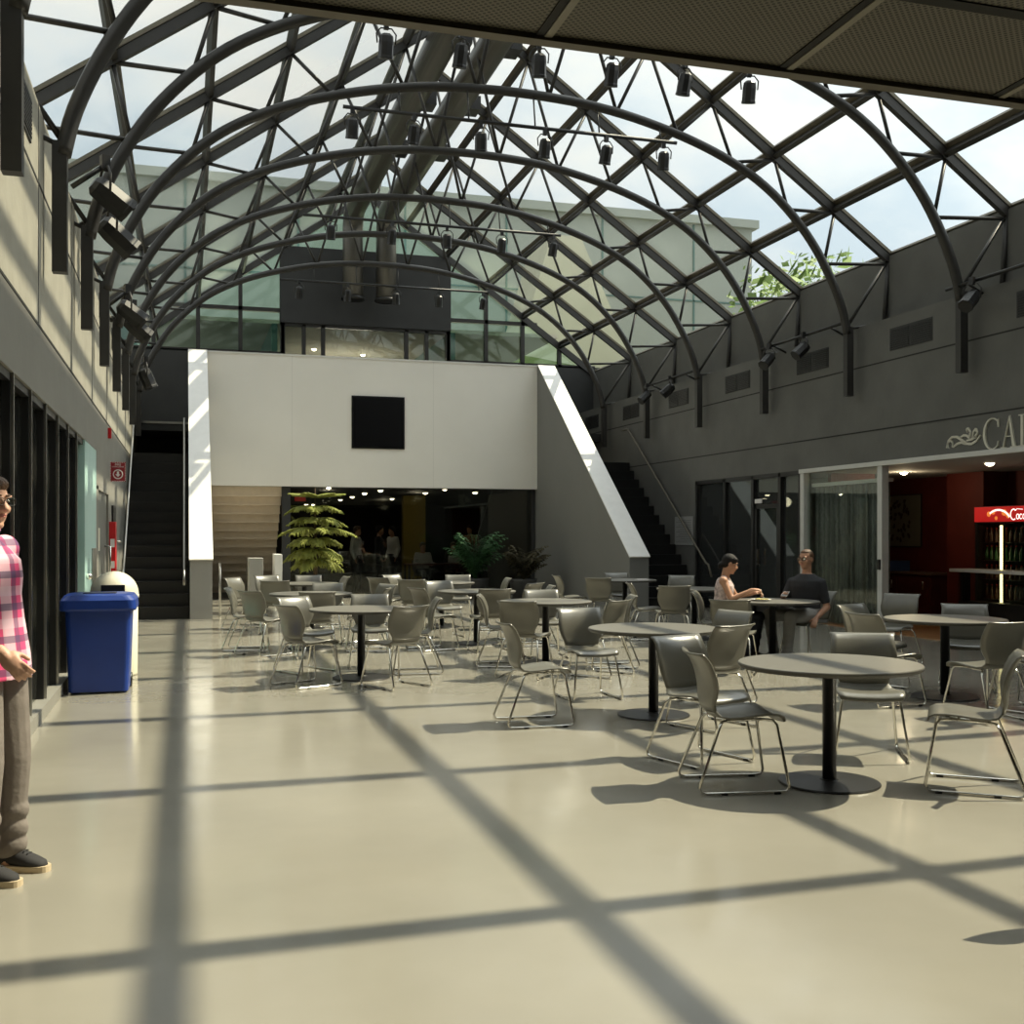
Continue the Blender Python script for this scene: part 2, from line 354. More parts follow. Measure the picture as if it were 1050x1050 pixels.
    def mesh(s, name, mats, bevel=0.0):
        me = bpy.data.meshes.new(name); me.from_pydata(s.v, [], s.f); me.update()
        for m in (mats if isinstance(mats, (list, tuple)) else [mats]): me.materials.append(m)
        me.polygons.foreach_set('material_index', s.mi); me.polygons.foreach_set('use_smooth', s.sm)
        bm = bmesh.new(); bm.from_mesh(me)
        bmesh.ops.recalc_face_normals(bm, faces=bm.faces)
        if bevel:
            bmesh.ops.bevel(bm, geom=[e for e in bm.edges if len(e.link_faces) == 2 and e.calc_face_angle(0) > 0.6], offset=bevel, segments=2, affect='EDGES', profile=0.5)
        bm.to_mesh(me); bm.free(); me.update()
        return me
    def obj(s, name, mats, parent=None, bevel=0.0, loc=None):
        return link(name, s.mesh(name, mats, bevel), parent, loc)

def link(name, data, parent=None, loc=None):
    o = bpy.data.objects.new(name, data); COL.objects.link(o)
    if parent is not None: o.parent = parent
    if loc is not None: o.location = loc
    return o
def tag(o, label, cat, group=None, kind=None):
    o['label'] = label; o['category'] = cat
    if group: o['group'] = group
    if kind: o['kind'] = kind
    return o
def thing(name, label, cat, loc=(0, 0, 0), rz=0.0, group=None):
    o = link(name, None, None, loc); o.rotation_euler = (0, 0, rz); o.empty_display_size = 0.2
    return tag(o, label, cat, group)
def struct(name, mb, mats, parent=None, bevel=0.0):
    o = mb.obj(name, mats, parent, bevel)
    if parent is None: o['kind'] = 'structure'
    return o
def copy_tree(root, loc, rz, label, group=None, cat=None):
    r = root.copy(); COL.objects.link(r); r.location = loc; r.rotation_euler = (0, 0, rz); r['label'] = label
    if group: r['group'] = group
    def rec(a, b):
        for ch in a.children:
            c = ch.copy(); COL.objects.link(c); c.parent = b; rec(ch, c)
    rec(root, r)
    return r

# ================================================================== LARGE STRUCTURE
LW, RW = -1.15, 10.4                 # wall faces
CX = 4.6                             # vault axis
Y_FRAMES = [12.78 + 2.7 * k for k in range(-4, 7)]     # 1.98 ... 28.98
Y0, Y1 = -3.0, 28.98
EAVE_DX, APEX_Z, SLOPE = 6.43, 10.55, 0.70
def roof_z(dx): return APEX_Z - SLOPE * abs(dx)

struct('floor', MB().box(LW - 0.8, RW + 0.1, Y0, 30.8, -0.2, 0), M['floor'])
struct('ground', MB().box(-90, 110, 30, 140, -0.8, -0.4), M['ground'])

# --- left wall: concrete band over a dark glazed partition, ledge, recessed upper wall
wl = MB().box(LW - 0.7, LW, Y0, Y1, 3.24, 5.05).box(LW - 0.9, LW - 0.62, Y0, Y1, 5.05, roof_z(EAVE_DX))
struct('wall_left', wl, M['wall_l'])
struct('wall_left_lower', MB().box(LW - 0.7, LW, Y0, Y1, 2.70, 3.24).box(LW - 0.7, LW, 18.3, Y1, 0, 2.70).box(LW - 0.7, LW, 15.9, 18.3, 2.15, 2.70).box(LW - 0.7, LW, 15.85, 16.25, 0, 2.2), M['wall_l2'])
sm_ = MB()
for z in (3.24, 4.40): sm_.box(LW - 0.005, LW + 0.004, Y0, Y1, z - 0.012, z + 0.012)
for Y in Y_FRAMES: sm_.box(LW - 0.005, LW + 0.003, Y - 0.35, Y - 0.335, 3.24, 5.05)
struct('trim_1', sm_, M['seam'])
struct('trim_2', MB().box(LW - 0.7, LW + 0.004, Y0, 15.9, 2.66, 2.72), M['wall_l2'])
struct('wall_left_room', MB().box(-4.0, -3.9, Y0, 16, 0, 2.7).box(-4, LW - 0.6, 15.9, 16, 0, 2.7).box(-4, LW - 0.1, Y0, 15.9, 2.7, 2.8).box(-4, LW - 0.6, Y0, 15.9, -0.1, 0.002), M['wall_d'])
w1 = MB()
ml = [8.4 + 0.95 * k for k in range(-12, 7) if 8.4 + 0.95 * k <= 14.1]
gp = struct('window_1', MB().box(LW - 0.09, LW - 0.075, Y0, 14.0, 0.12, 2.66), G['dark'])
for y in ml: w1.box(LW - 0.14, LW - 0.02, y - 0.04, y + 0.04, 0.10, 2.68)
w1.box(LW - 0.14, LW - 0.02, Y0, 14.05, 2.60, 2.68)
struct('window_frame', w1, M['black'], gp)
ms = MB()
for y in ml: ms.box(LW - 0.02, LW + 0.0, y - 0.012, y + 0.012, 0.10, 2.66)
struct('mullion_cap', ms, M['rail'], gp)
struct('baseboard_left', MB().box(LW - 0.14, LW + 0.03, Y0, 14.05, 0, 0.11), M['wall_l2'])

# --- right wall
cy0, cy1 = 9.0, 14.85                # cafe opening
wr = MB().box(RW, RW + 0.6, Y0, Y1, 2.66, 4.87).box(RW + 0.55, RW + 0.85, Y0, Y1, 4.87, roof_z(EAVE_DX)).box(RW, RW + 0.3, 21.4, Y1, 0, 2.66).box(RW, RW + 0.3, Y0, cy0, 0, 2.66)
struct('wall_right', wr, M['wall_r'])
s2 = MB()
for z in (3.17, 4.21): s2.box(RW - 0.004, RW + 0.01, Y0, Y1, z - 0.011, z + 0.011)
struct('trim_3', s2, M['seam'])
struct('trim_4', MB().box(RW - 0.05, RW + 0.02, cy0 - 0.1, 17.2, 2.60, 2.67), M['wframe'])

# --- end wall: dark base, glass above, opaque panel in the middle
def end_wall():
    m = MB().box(LW - 0.9, 2.35, Y1, Y1 + 0.25, 2.8, 6.2).box(6.85, RW + 0.9, Y1, Y1 + 0.25, 2.8, 6.2).box(LW - 0.9, 0.42, Y1, Y1 + 0.25, 0, 2.8).box(8.62, RW + 0.9, Y1, Y1 + 0.25, 0, 2.8).box(2.35, 6.85, Y1, Y1 + 0.25, 2.8, 4.1)
    m.box(2.35, 6.85, Y1 - 0.05, Y1 + 0.3, 7.0, roof_z(2.25))
    struct('wall_back', m, M['wall_d'])
    g = MB()
    zt = [(CX - EAVE_DX, 6.2), (CX - EAVE_DX, roof_z(EAVE_DX)), (CX, APEX_Z), (CX + EAVE_DX, roof_z(EAVE_DX)), (CX + EAVE_DX, 6.2)]
    g.prism([(CX - 6.25, 6.2), (CX - 2.25, 6.2), (CX - 2.25, roof_z(2.25) - 0.02), (CX - 6.25, roof_z(6.25))], lambda u, v, w: (u, Y1 + 0.1 + w, v), 0.02)
    g.prism([(CX + 2.25, 6.2), (CX + 6.25, 6.2), (CX + 6.25, roof_z(6.25)), (CX + 2.25, roof_z(2.25) - 0.02)], lambda u, v, w: (u, Y1 + 0.1 + w, v), 0.02)
    g.prism([(CX - 2.25, roof_z(2.25)), (CX + 2.25, roof_z(2.25)), (CX, APEX_Z - 0.02)], lambda u, v, w: (u, Y1 + 0.1 + w, v), 0.02)
    w = struct('window_2', g, G['end'])
    fr = MB()
    for dx in (-5.36, -4.29, -3.25, -2.2, 2.2, 3.25, 4.29, 5.36): fr.box(CX + dx - 0.05, CX + dx + 0.05, Y1 + 0.0, Y1 + 0.12, 6.2, roof_z(dx))
    fr.box(CX - 4.9, CX - 2.2, Y1, Y1 + 0.12, 7.26, 7.36).box(CX + 2.2, CX + 4.7, Y1, Y1 + 0.12, 7.26, 7.36)
    fr.box(CX - 6.4, CX - 2.2, Y1, Y1 + 0.12, 6.16, 6.24).box(CX + 2.2, CX + 6.4, Y1, Y1 + 0.12, 6.16, 6.24)
    struct('window_frame', fr, M['steel'], w)
end_wall()
# upper lounge behind the gallery: windows under the dark panel, lit ceiling
struct('window_3', MB().box(2.4, 6.8, Y1 + 0.1, Y1 + 0.12, 4.1, 6.98), G['clear'])
u3 = MB()
for x in (2.42, 2.95, 3.45, 5.65, 6.2, 6.78): u3.box(x - 0.05, x + 0.05, Y1, Y1 + 0.15, 4.1, 6.98)
u3.box(2.35, 6.85, Y1, Y1 + 0.15, 6.92, 7.02)
struct('window_frame', u3, M['steel'], bpy.data.objects['window_3'])
struct('ceiling_lounge', MB().box(-1, 10, Y1 + 0.35, 37, 7.02, 7.12), M['upceil'])
struct('wall_lounge', MB().box(2.2, 7.1, 36.8, 37, 4.1, 7.02).box(2.15, 2.3, Y1 + 0.3, 37, 4.1, 7.02).box(6.9, 7.05, Y1 + 0.3, 37, 4.1, 7.02), M['bldgt'])
struct('trim_8', MB().box(LW, 0.1, 26.93, 26.95, 4.11, 4.16), M['rail'])
struct('floor_upper', MB().box(LW, RW, 26.95, 37, 3.95, 4.15), M['wall_d'])

# --- balcony block, white
BX0, BX1, BY, BZ0, BZ1 = 0.42, 8.62, 26.8, 2.68, 5.80
bl = MB().box(BX0, BX1, BY, BY + 0.18, BZ0, BZ1)
wb = struct('wall_balcony', bl, M['white'])
struct('balcony_cap', MB().box(BX0 - 0.1, BX1 + 0.1, BY - 0.02, BY + 0.32, BZ1, BZ1 + 0.035), M['cap'], wb)
se = MB()
for x in (2.45, 5.9): se.box(x - 0.003, x + 0.003, BY - 0.002, BY, BZ0, BZ1)
struct('panel_joint', se, mat('pale joint', (0.72, 0.70, 0.64), 0.6), wb)
PY0, PZ0 = 20.7, 1.08
def parapet(name, x0, x1, side, cap):
    poly = [(PY0, 0), (PY0, PZ0), (BY - 0.1, BZ1), (BY + 0.32, BZ1), (BY + 0.32, 0)]
    o = struct(name, MB().prism(poly, lambda u, v, w: (x0 + w, u, v), x1 - x0), side)
    d = V((0, BY - 0.1 - PY0, BZ1 - PZ0)).normalized(); n = V((0, -d.z, d.y))
    p, q = V(((x0 + x1) / 2, PY0 - 0.03, PZ0 - 0.02)), V(((x0 + x1) / 2, BY - 0.1, BZ1))
    struct('parapet_cap', MB().bar(p + n * 0.015, q + n * 0.015, x1 - x0 + 0.03, 0.03, up=n).box(x0 - 0.015, x1 + 0.015, BY - 0.12, BY + 0.32, BZ1, BZ1 + 0.036), cap, o)
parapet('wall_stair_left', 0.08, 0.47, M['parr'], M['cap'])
parapet('wall_stair_right', 8.60, 9.02, M['parr_shade'], M['cap'])

# --- lobby under the balcony
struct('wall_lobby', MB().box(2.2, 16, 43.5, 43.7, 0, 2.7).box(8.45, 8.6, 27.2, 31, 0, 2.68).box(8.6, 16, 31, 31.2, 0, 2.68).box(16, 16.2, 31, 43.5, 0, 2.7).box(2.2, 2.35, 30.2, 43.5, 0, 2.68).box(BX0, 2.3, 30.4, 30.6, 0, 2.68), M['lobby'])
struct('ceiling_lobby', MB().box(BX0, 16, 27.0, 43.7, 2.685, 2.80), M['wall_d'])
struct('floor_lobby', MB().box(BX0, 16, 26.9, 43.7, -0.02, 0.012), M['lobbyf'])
lw = struct('window_4', MB().box(2.4, 8.5, 26.98, 27.0, 0.02, 2.66), G['lobby'])
fr = MB().box(2.22, 2.42, 26.9, 27.05, 0, 2.68).box(8.5, 8.58, 26.95, 27.05, 0, 2.68).box(2.4, 8.5, 26.95, 27.05, 2.65, 2.68)
struct('window_frame', fr, M['wall_d'], lw)
struct('trim_5', MB().box(6.2, 6.87, 32.3, 32.6, 0, 2.68), M['yellow'])
# underside of the stair flight behind the balcony, stepped beige soffit
so = MB(); n = 13
for i in range(n):
    z1 = 2.68 - i * 2.68 / n; y = 27.05 + i * 0.235
    so.box(BX0, 2.22, y, y + 0.26, z1 - 2.68 / n - 0.03, z1).box(BX0, 2.22, y - 0.02, y + 0.01, z1 - 2.68 / n - 0.03, z1 - 2.68 / n + 0.012)
struct('trim_6', so, M['beige'])

# --- cafe room
CXB = 13.7
struct('floor_cafe', MB().box(RW + 0.02, CXB, cy0, 19.7, -0.02, 0.015), M['wood'])
struct('ceiling_cafe', MB().box(RW + 0.02, CXB, cy0, 19.7, 2.62, 2.66), M['cceil'])
struct('wall_cafe', MB().box(CXB, CXB + 0.15, cy0, 19.7, 0, 2.62).box(RW + 0.6, 11.9, 17.2, 17.3, 0, 2.62).box(11.8, 11.9, 17.3, 19.7, 0, 2.62).box(11.8, CXB, 19.7, 19.8, 0, 2.62).box(RW + 0.3, CXB, cy0 - 0.15, cy0, 0, 2.62).box(13.2, CXB, 15.95, 16.9, 0, 2.62), M['redwall'])
# --- storefront behind the couple
struct('wall_shop', MB().box(11.7, 11.79, 17.31, 21.4, 0, 2.66).box(RW + 0.3, 11.7, 21.4, 21.5, 0, 2.68).box(RW + 0.6, 11.79, 17.31, 21.4, 2.66, 2.76).box(RW + 0.1, 11.79, 17.31, 21.4, -0.02, 0.01), M['doorg'])
wst = struct('window_5', MB().box(RW + 0.06, RW + 0.075, 17.2, 21.4, 0.04, 2.64), G['store'])
f5 = MB()
for y in (21.35, 20.1, 18.95, 17.95, 17.25): f5.box(RW, RW + 0.12, y - 0.045, y + 0.045, 0, 2.66)
f5.box(RW, RW + 0.12, 17.2, 21.4, 0, 0.06).box(RW, RW + 0.12, 17.2, 21.4, 2.58, 2.66)
struct('window_frame', f5, M['black'], wst)
dd = struct('door_1', MB().box(RW + 0.02, RW + 0.07, 18.0, 18.9, 2.02, 2.10).box(RW + 0.02, RW + 0.07, 18.0, 18.08, 0.02, 2.1).box(RW + 0.02, RW + 0.07, 18.82, 18.9, 0.02, 2.1).box(RW + 0.02, RW + 0.07, 18.0, 18.9, 0.02, 0.2), M['black'])
struct('door_handle', MB().box(RW - 0.03, RW + 0.01, 18.70, 18.73, 0.95, 1.25).box(RW - 0.03, RW + 0.03, 18.7, 18.73, 1.0, 1.03), M['chrome'], dd)
struct('door_plate', MB().box(RW + 0.0, RW + 0.02, 18.6, 18.85, 2.12, 2.2), M['signw'], dd)
# --- cafe sliding front
sl = struct('door_2', MB().box(RW + 0.05, RW + 0.065, 14.9, 17.15, 0.03, 2.6), G['clear'])
struct('door_frame', MB().box(RW - 0.02, RW + 0.1, 14.82, 14.94, 0, 2.62).box(RW - 0.02, RW + 0.1, 17.08, 17.2, 0, 2.62), M['wframe'], sl)
struct('door_handle', MB().box(RW - 0.045, RW - 0.015, 14.85, 14.91, 0.98, 1.14), M['black'], sl)

# --- doors on the left wall
d3 = struct('door_3', MB().box(LW - 0.08, LW + 0.0, 14.05, 15.85, 0.02, 2.66), M['teal'])
struct('door_knob', MB().ball((LW + 0.03, 14.3, 1.02), 0.04), M['chrome'], d3)
struct('kick_panel', MB().box(LW, LW + 0.012, 15.1, 15.8, 0.35, 1.35), M['rail'], d3)
d4 = struct('door_4', MB().box(LW - 0.08, LW - 0.03, 16.25, 18.3, 0.0, 2.15), M['doorg'])
struct('door_handle', MB().tube([(LW - 0.03, 17.9, 0.85), (LW + 0.05, 17.9, 0.85), (LW + 0.05, 17.9, 1.35), (LW - 0.03, 17.9, 1.35)], 0.015), M['chrome'], d4)
struct('door_plate', MB().box(LW - 0.03, LW - 0.015, 16.4, 16.7, 1.3, 1.62), M['cream'], d4)

# --- soffit above the camera and the front wall over it
SY, SZ = 2.9, 2.907
sf = struct('ceiling', MB().box(LW - 0.1, RW + 0.1, Y0, SY, SZ, SZ + 0.3), M['soffit'])
w_ = 0.2585 * SY
jx = [0.3229 * SY + w_ * k for k in range(-6, 16)]
js = MB()
for x in jx:
    if LW < x < RW: js.box(x - 0.012, x + 0.012, Y0, SY, SZ - 0.004, SZ + 0.01)
for y in (2.42, 0.8): js.box(LW, RW, y - 0.02, y + 0.02, SZ - 0.004, SZ + 0.01)
struct('panel_joint', js, M['seam'], sf)
jl = MB()
for x in jx:
    if LW < x < RW: jl.box(x + 0.012, x + 0.034, Y0, SY, SZ - 0.007, SZ + 0.01)
struct('joint_bead', jl, mat('joint bead', (0.26, 0.24, 0.18), 0.5), sf)
struct('soffit_edge', MB().box(LW, RW, SY - 0.01, SY + 0.03, SZ - 0.015, SZ + 0.3), M['steel2'], sf)
struct('wall_front', MB().box(LW - 0.9, RW + 0.9, 1.6, 1.9, SZ + 0.3, 10.6).box(LW - 0.9, RW + 0.9, Y0 - 0.2, Y0, 0, 3.3), M['wall_d'])

# ================================================================== ROOF
def arch_profile():
    pts = [(0, 8.0), (0.6, 7.985), (1.2, 7.94), (1.9, 7.83), (2.7, 7.63), (3.4, 7.38), (4.0, 7.07), (4.5, 6.68), (4.95, 6.18), (5.28, 5.65), (5.5, 5.15), (5.6, 4.75)]
    full = [(-a, z) for a, z in pts[::-1]] + pts[1:]
    out = []                                             # Catmull-Rom
    for i in range(len(full) - 1):
        p0, p1, p2, p3 = [V(full[min(max(i + k, 0), len(full) - 1)]) for k in (-1, 0, 1, 2)]
        for s in range(4):
            t = s / 4; out.append(0.5 * ((2 * p1) + (p2 - p0) * t + (2 * p0 - 5 * p1 + 4 * p2 - p3) * t * t + (3 * p1 - p0 - 3 * p2 + p3) * t ** 3))
    out.append(V(full[-1]))
    return out
ARCH = arch_profile()
def arch_z(dx):
    for a, b in zip(ARCH, ARCH[1:]):
        if a.x <= dx <= b.x: return a.y + (b.y - a.y) * (dx - a.x) / max(b.x - a.x, 1e-6)
    return 4.8
TOPN = [6.43, 5.36, 4.29, 3.21, 2.14, 1.07, 0.0]
LOWN = [5.17, 4.52, 3.55, 2.62, 1.62, 0.55]
def truss_meshes():
    P = {}
    a = MB(); a.tube([(p.x, 0, p.y) for p in ARCH], 0.069, 10)
    P['arch_chord'] = [a.mesh('arch_chord', M['steel'])]
    r = MB()
    for s in (-1, 1): r.bar((s * (EAVE_DX + 0.1), 0, roof_z(EAVE_DX + 0.1) - 0.09), (0, 0, APEX_Z - 0.09), 0.085, 0.12, up=(s * SLOPE, 0, 1))
    P['rafter'] = [r.mesh('rafter', M['steel'])]
    r = MB()
    for s in (-1, 1): r.bar((s * (EAVE_DX + 0.1), 0, roof_z(EAVE_DX + 0.1) + 0.015), (0, 0, APEX_Z + 0.015), 0.115, 0.05, up=(s * SLOPE, 0, 1))
    P['glazing_bar'] = [r.mesh('glazing_bar', M['steel2'])]
    P['web'] = []
    for s in (-1, 1):
        segs = []
        for i in range(6):
            L = (s * LOWN[i], 0, arch_z(LOWN[i]))
            segs.append(((s * TOPN[i], 0, roof_z(TOPN[i]) - 0.12), L)); segs.append((L, (s * TOPN[i + 1], 0, roof_z(TOPN[i + 1]) - 0.12)))
        segs.append(((s * 6.35, 0, roof_z(6.35) - 0.12), (s * 5.62, 0, 4.9)))
        for p, q in segs: P['web'].append(MB().tube([p, q], 0.027, 6).mesh('web', M['steel']))
    P['wall_post'] = [MB().box(s * 5.62 - 0.06, s * 5.62 + 0.06, -0.055, 0.055, 3.75, 4.86).mesh('wall_post', M['steel']) for s in (-1, 1)]
    P['bracket'] = [MB().tube([(s * 5.62, 0, 4.83), (s * 6.2, 0, 4.95 if s > 0 else 5.1)], 0.022, 6).mesh('bracket', M['steel']) for s in (-1, 1)]
    P['eave_post'] = [MB().tube([(s * 6.28, 0, 4.87 if s > 0 else 5.05), (s * 6.36, 0, 5.98)], 0.04, 6).mesh('eave_post', M['steel']) for s in (-1, 1)]
    return P
TP = truss_meshes()
ordn = ['first', 'second', 'third', 'fourth', 'fifth', 'sixth', 'seventh', 'eighth', 'ninth', 'tenth', 'eleventh', 'twelfth', 'thirteenth', 'fourteenth']
for i, Y in enumerate(Y_FRAMES[:-1]):
    if i < 1: continue
    t = thing('roof_truss', 'dark steel arched roof truss, %s arch out from the near soffit' % ordn[i - 1] if i < 9 else 'dark steel arched roof truss closest to the glazed end wall', 'truss', (CX, Y, 0), 0, 'arched steel roof trusses')
    for nm, ms in TP.items():
        for me in ms: link(nm, me, t)
# end frame rafters at the gable
ge = MB()
for s in (-1, 1): ge.bar((CX + s * 6.5, Y1, roof_z(6.5) - 0.08), (CX, Y1, APEX_Z - 0.08), 0.11, 0.16, up=(s * SLOPE, 0, 1))
struct('trim_7', ge, M['steel'])
names_p = ['eave', 'first row above the eave', 'second row above the eave', 'third row above the eave', 'second row below the ridge', 'row just below the ridge', 'ridge']
for i, dx in enumerate(TOPN):
    for s in ((1, -1) if dx else (1,)):
        m = MB().bar((CX + s * dx, 1.8, roof_z(dx) - 0.07), (CX + s * dx, Y1, roof_z(dx) - 0.07), 0.075, 0.09, up=(s * SLOPE, 0, 1))
        lab = 'dark roof purlin along the ridge' if not dx else 'dark roof purlin, %s, on the %s' % (names_p[i], 'slope on the cafe side' if s > 0 else 'slope away from the cafe')
        o = m.obj('roof_purlin', M['steel']); tag(o, lab, 'purlin', 'roof purlins')
        MB().bar((CX + s * dx, 1.8, roof_z(dx) + 0.03), (CX + s * dx, Y1, roof_z(dx) + 0.03), 0.11, 0.05, up=(s * SLOPE, 0, 1)).obj('glazing_bar', M['steel2'], o)
for s, nme in ((-1, 'window_6'), (1, 'window_7')):
    a, b = V((CX + s * (EAVE_DX + 0.1), 1.8, roof_z(EAVE_DX + 0.1))), V((CX, 1.8, APEX_Z))
    m = MB(); m.add([a, b, b + V((0, Y1 - 1.8, 0)), a + V((0, Y1 - 1.8, 0))], [(0, 1, 2, 3)])
    struct(nme, m, G['roof'])

# ducts
def duct(x, z, label, yend, zend):
    t = thing('air_duct', label, 'duct', (x, 2.0, z), 0, 'twin spiral air ducts')
    path = [(0, y, 0) for y in (0.1, 8, 16, yend - 2.9)]
    for k in range(7):
        a = PI / 2 * k / 6; path.append((0, yend - 2.5 + 0.5 * math.sin(a), -0.5 + 0.5 * math.cos(a)))
    path.append((0, yend - 2.0, zend - z))
    m = MB().tube(path, 0.26, 22)
    m.obj('duct_body', M['duct'], t)
    for Y in Y_FRAMES[3:9]:
        MB().box(0.2, 0.42, Y - 2.0 - 0.55, Y - 2.0 - 0.15, -0.16, 0.1).obj('air_register', M['black'], t)
        MB().tube([(0, Y - 2, 0.25), (0, Y - 2, 0.42)], 0.012, 6).obj('hanger_rod', M['steel'], t)
    MB().lathe([(0.0, 0.0), (0.30, 0.0), (0.30, 0.06), (0.27, 0.08)], (0, yend - 2.0, zend - z - 0.06), 22).obj('end_collar', M['black'], t)
    return t
duct(4.12, 9.78, 'dark spiral air duct below the ridge, the one nearer the dark glazed partition', 28.3, 7.6)
duct(4.98, 9.78, 'dark spiral air duct below the ridge, the one nearer the cafe', 28.3, 7.6)

# ================================================================== LIGHTING GEAR
def stage_light(label, loc, rz, tilt, group, light=False, s=1.0):
    t = thing('spotlight', label, 'spotlight', loc, rz, group)
    R = Matrix.Rotation(tilt, 4, 'X')
    def T(mb):
        mb.v = [tuple((R @ V(p)) * s + V((0, 0, -0.10 * s))) for p in mb.v]; return mb
    h = MB().lathe([(0.05, 0.10), (0.085, 0.07), (0.095, 0.0), (0.095, -0.16), (0.10, -0.17), (0.10, -0.20), (0.085, -0.20)], (0, 0, 0), 8, False)
    T(h).obj('housing', M['black'], t)
    T(MB().lathe([(0.0, -0.196), (0.084, -0.196), (0.084, -0.186)], (0, 0, 0), 16)).obj('lens', M['glow'] if light else M['screen'], t)
    MB().tube([V(p) * s for p in [(-0.115, 0, -0.12), (-0.125, 0, 0.0), (-0.07, 0, 0.07), (0.07, 0, 0.07), (0.125, 0, 0.0), (0.115, 0, -0.12)]], 0.010 * s, 6).obj('yoke', M['steel'], t)
    MB().box(-0.03 * s, 0.03 * s, -0.03 * s, 0.03 * s, 0.06 * s, 0.16 * s).obj('clamp', M['black'], t)
    return t
LIGHT_ROWS = [(12.78, [2.23, 3.12, 4.09, 5.03, 6.01, 6.91], 'first'), (15.48, [2.23, 3.10, 4.08, 5.05, 6.01, 6.94], 'second'),
              (20.88, [2.61, 3.77, 4.84, 5.94, 7.0], 'third'), (26.28, [2.55, 3.69, 4.84, 5.90, 7.01], 'fourth')]
for Y, xs, nme in LIGHT_ROWS:
    t = thing('lighting_pipe', 'black lighting pipe slung across the vault, %s row out from the soffit' % nme, 'pipe', (0, Y - 0.12, 7.47), 0, 'lighting pipes under the vault')
    MB().tube([(2.1, 0, 0), (7.15, 0, 0)], 0.028, 8).obj('pipe', M['black'], t)
    for x in (2.9, 3.9, 4.9, 5.9, 6.9):
        zt = arch_z(x - CX) - 7.47
        MB().tube([(x, 0, 0), (x, 0.1, max(zt, 0.1))], 0.012, 6).obj('drop_rod', M['steel'], t)
    for k, x in enumerate(xs):
        stage_light('small black spotlight on the %s lighting pipe, %s along counting toward the cafe' % (nme, ordn[k]), (x, Y - 0.12, 7.32), 0.25 * math.sin(k * 2.1), 0.3, 'spotlights on the lighting pipes', False, 0.92)
# wall spotlights
for X, Y, z, rz, tl, lab in [(-0.82, 12.5, 5.32, -1.2, 1.0, 'upper black floodlight of the pair on top of the pale concrete wall'), (-0.80, 13.3, 5.12, -1.2, 0.9, 'lower black floodlight of the pair on top of the pale concrete wall'),
                             (-0.85, 17.9, 5.12, -1.2, 1.0, 'black floodlight midway along the pale concrete wall, the upper of two'), (-0.80, 18.7, 5.05, -1.2, 0.9, 'black floodlight midway along the pale concrete wall, the lower of two'),
                             (-0.80, 24.6, 5.05, -1.4, 0.4, 'black floodlight on the pale wall above the dark staircase')]:
    fl = stage_light(lab, (X, Y, z), rz, tl, 'floodlights on the walls', False, 1.5)
    Ri = Matrix.Rotation(-rz, 3, 'Z')
    MB().tube([Ri @ V((LW - X, 0, -0.12)), V((0, 0, 0.14))], 0.03, 6).obj('wall_arm', M['black'], fl)
for Y, lab, rz in [(12.4, 'black spotlight on the charcoal wall pipe, closest to the cafe lettering', 1.9), (16.6, 'black spotlight on the charcoal wall pipe, nearer of the pair above the curtain', 1.6), (17.75, 'black spotlight on the charcoal wall pipe, farther of the pair above the curtain', 1.9),
               (22.0, 'black spotlight on the charcoal wall, nearer of the pair above the far stairs', 1.2), (23.25, 'black spotlight on the charcoal wall, farther of the pair above the far stairs', 1.7)]:
    stage_light(lab, (10.08, Y, 4.80), rz, 0.85, 'spotlights on the charcoal wall', False, 1.05)
for y0, y1, lab in [(10.2, 13.0, 'black pipe along the charcoal wall over the cafe'), (15.5, 18.1, 'black pipe along the charcoal wall over the curtain'), (21.0, 23.5, 'black pipe along the charcoal wall toward the far stairs')]:
    t = thing('wall_pipe', lab, 'pipe', (10.14, (y0 + y1) / 2, 4.93), 0, 'pipes along the charcoal wall'); h = (y1 - y0) / 2
    MB().tube([(0, -h, 0), (0, h, 0)], 0.026, 8).obj('pipe', M['black'], t)
    for yy in (-h * 0.7, h * 0.7): MB().tube([(0, yy, 0), (RW - 10.14, yy, -0.12)], 0.018, 6).obj('bracket', M['black'], t)
# vents
for side, X, zz in ((1, RW, 4.37), (-1, LW, 4.57)):
    for k in range(-3, 6):
        Y = 12.78 + 1.35 + 2.7 * k
        if Y < 4: continue
        t = thing('wall_vent', 'dark two panel grille in the %s wall, %s out from the soffit' % ('charcoal' if side > 0 else 'pale concrete', ordn[k + 3]), 'vent', (X, Y, zz), 0, 'wall grilles')
        MB().box(-0.012, 0.012, -0.50, 0.50, -0.02, 0.32).obj('frame', M['wall_d'], t)
        for a in (-1, 1):
            g = MB()
            for q in range(9): g.box(-0.02, 0.02, min(a * 0.03, a * 0.47), max(a * 0.03, a * 0.47), 0.005 + q * 0.033, 0.024 + q * 0.033)
            g.obj('louvre_panel', M['black'], t)

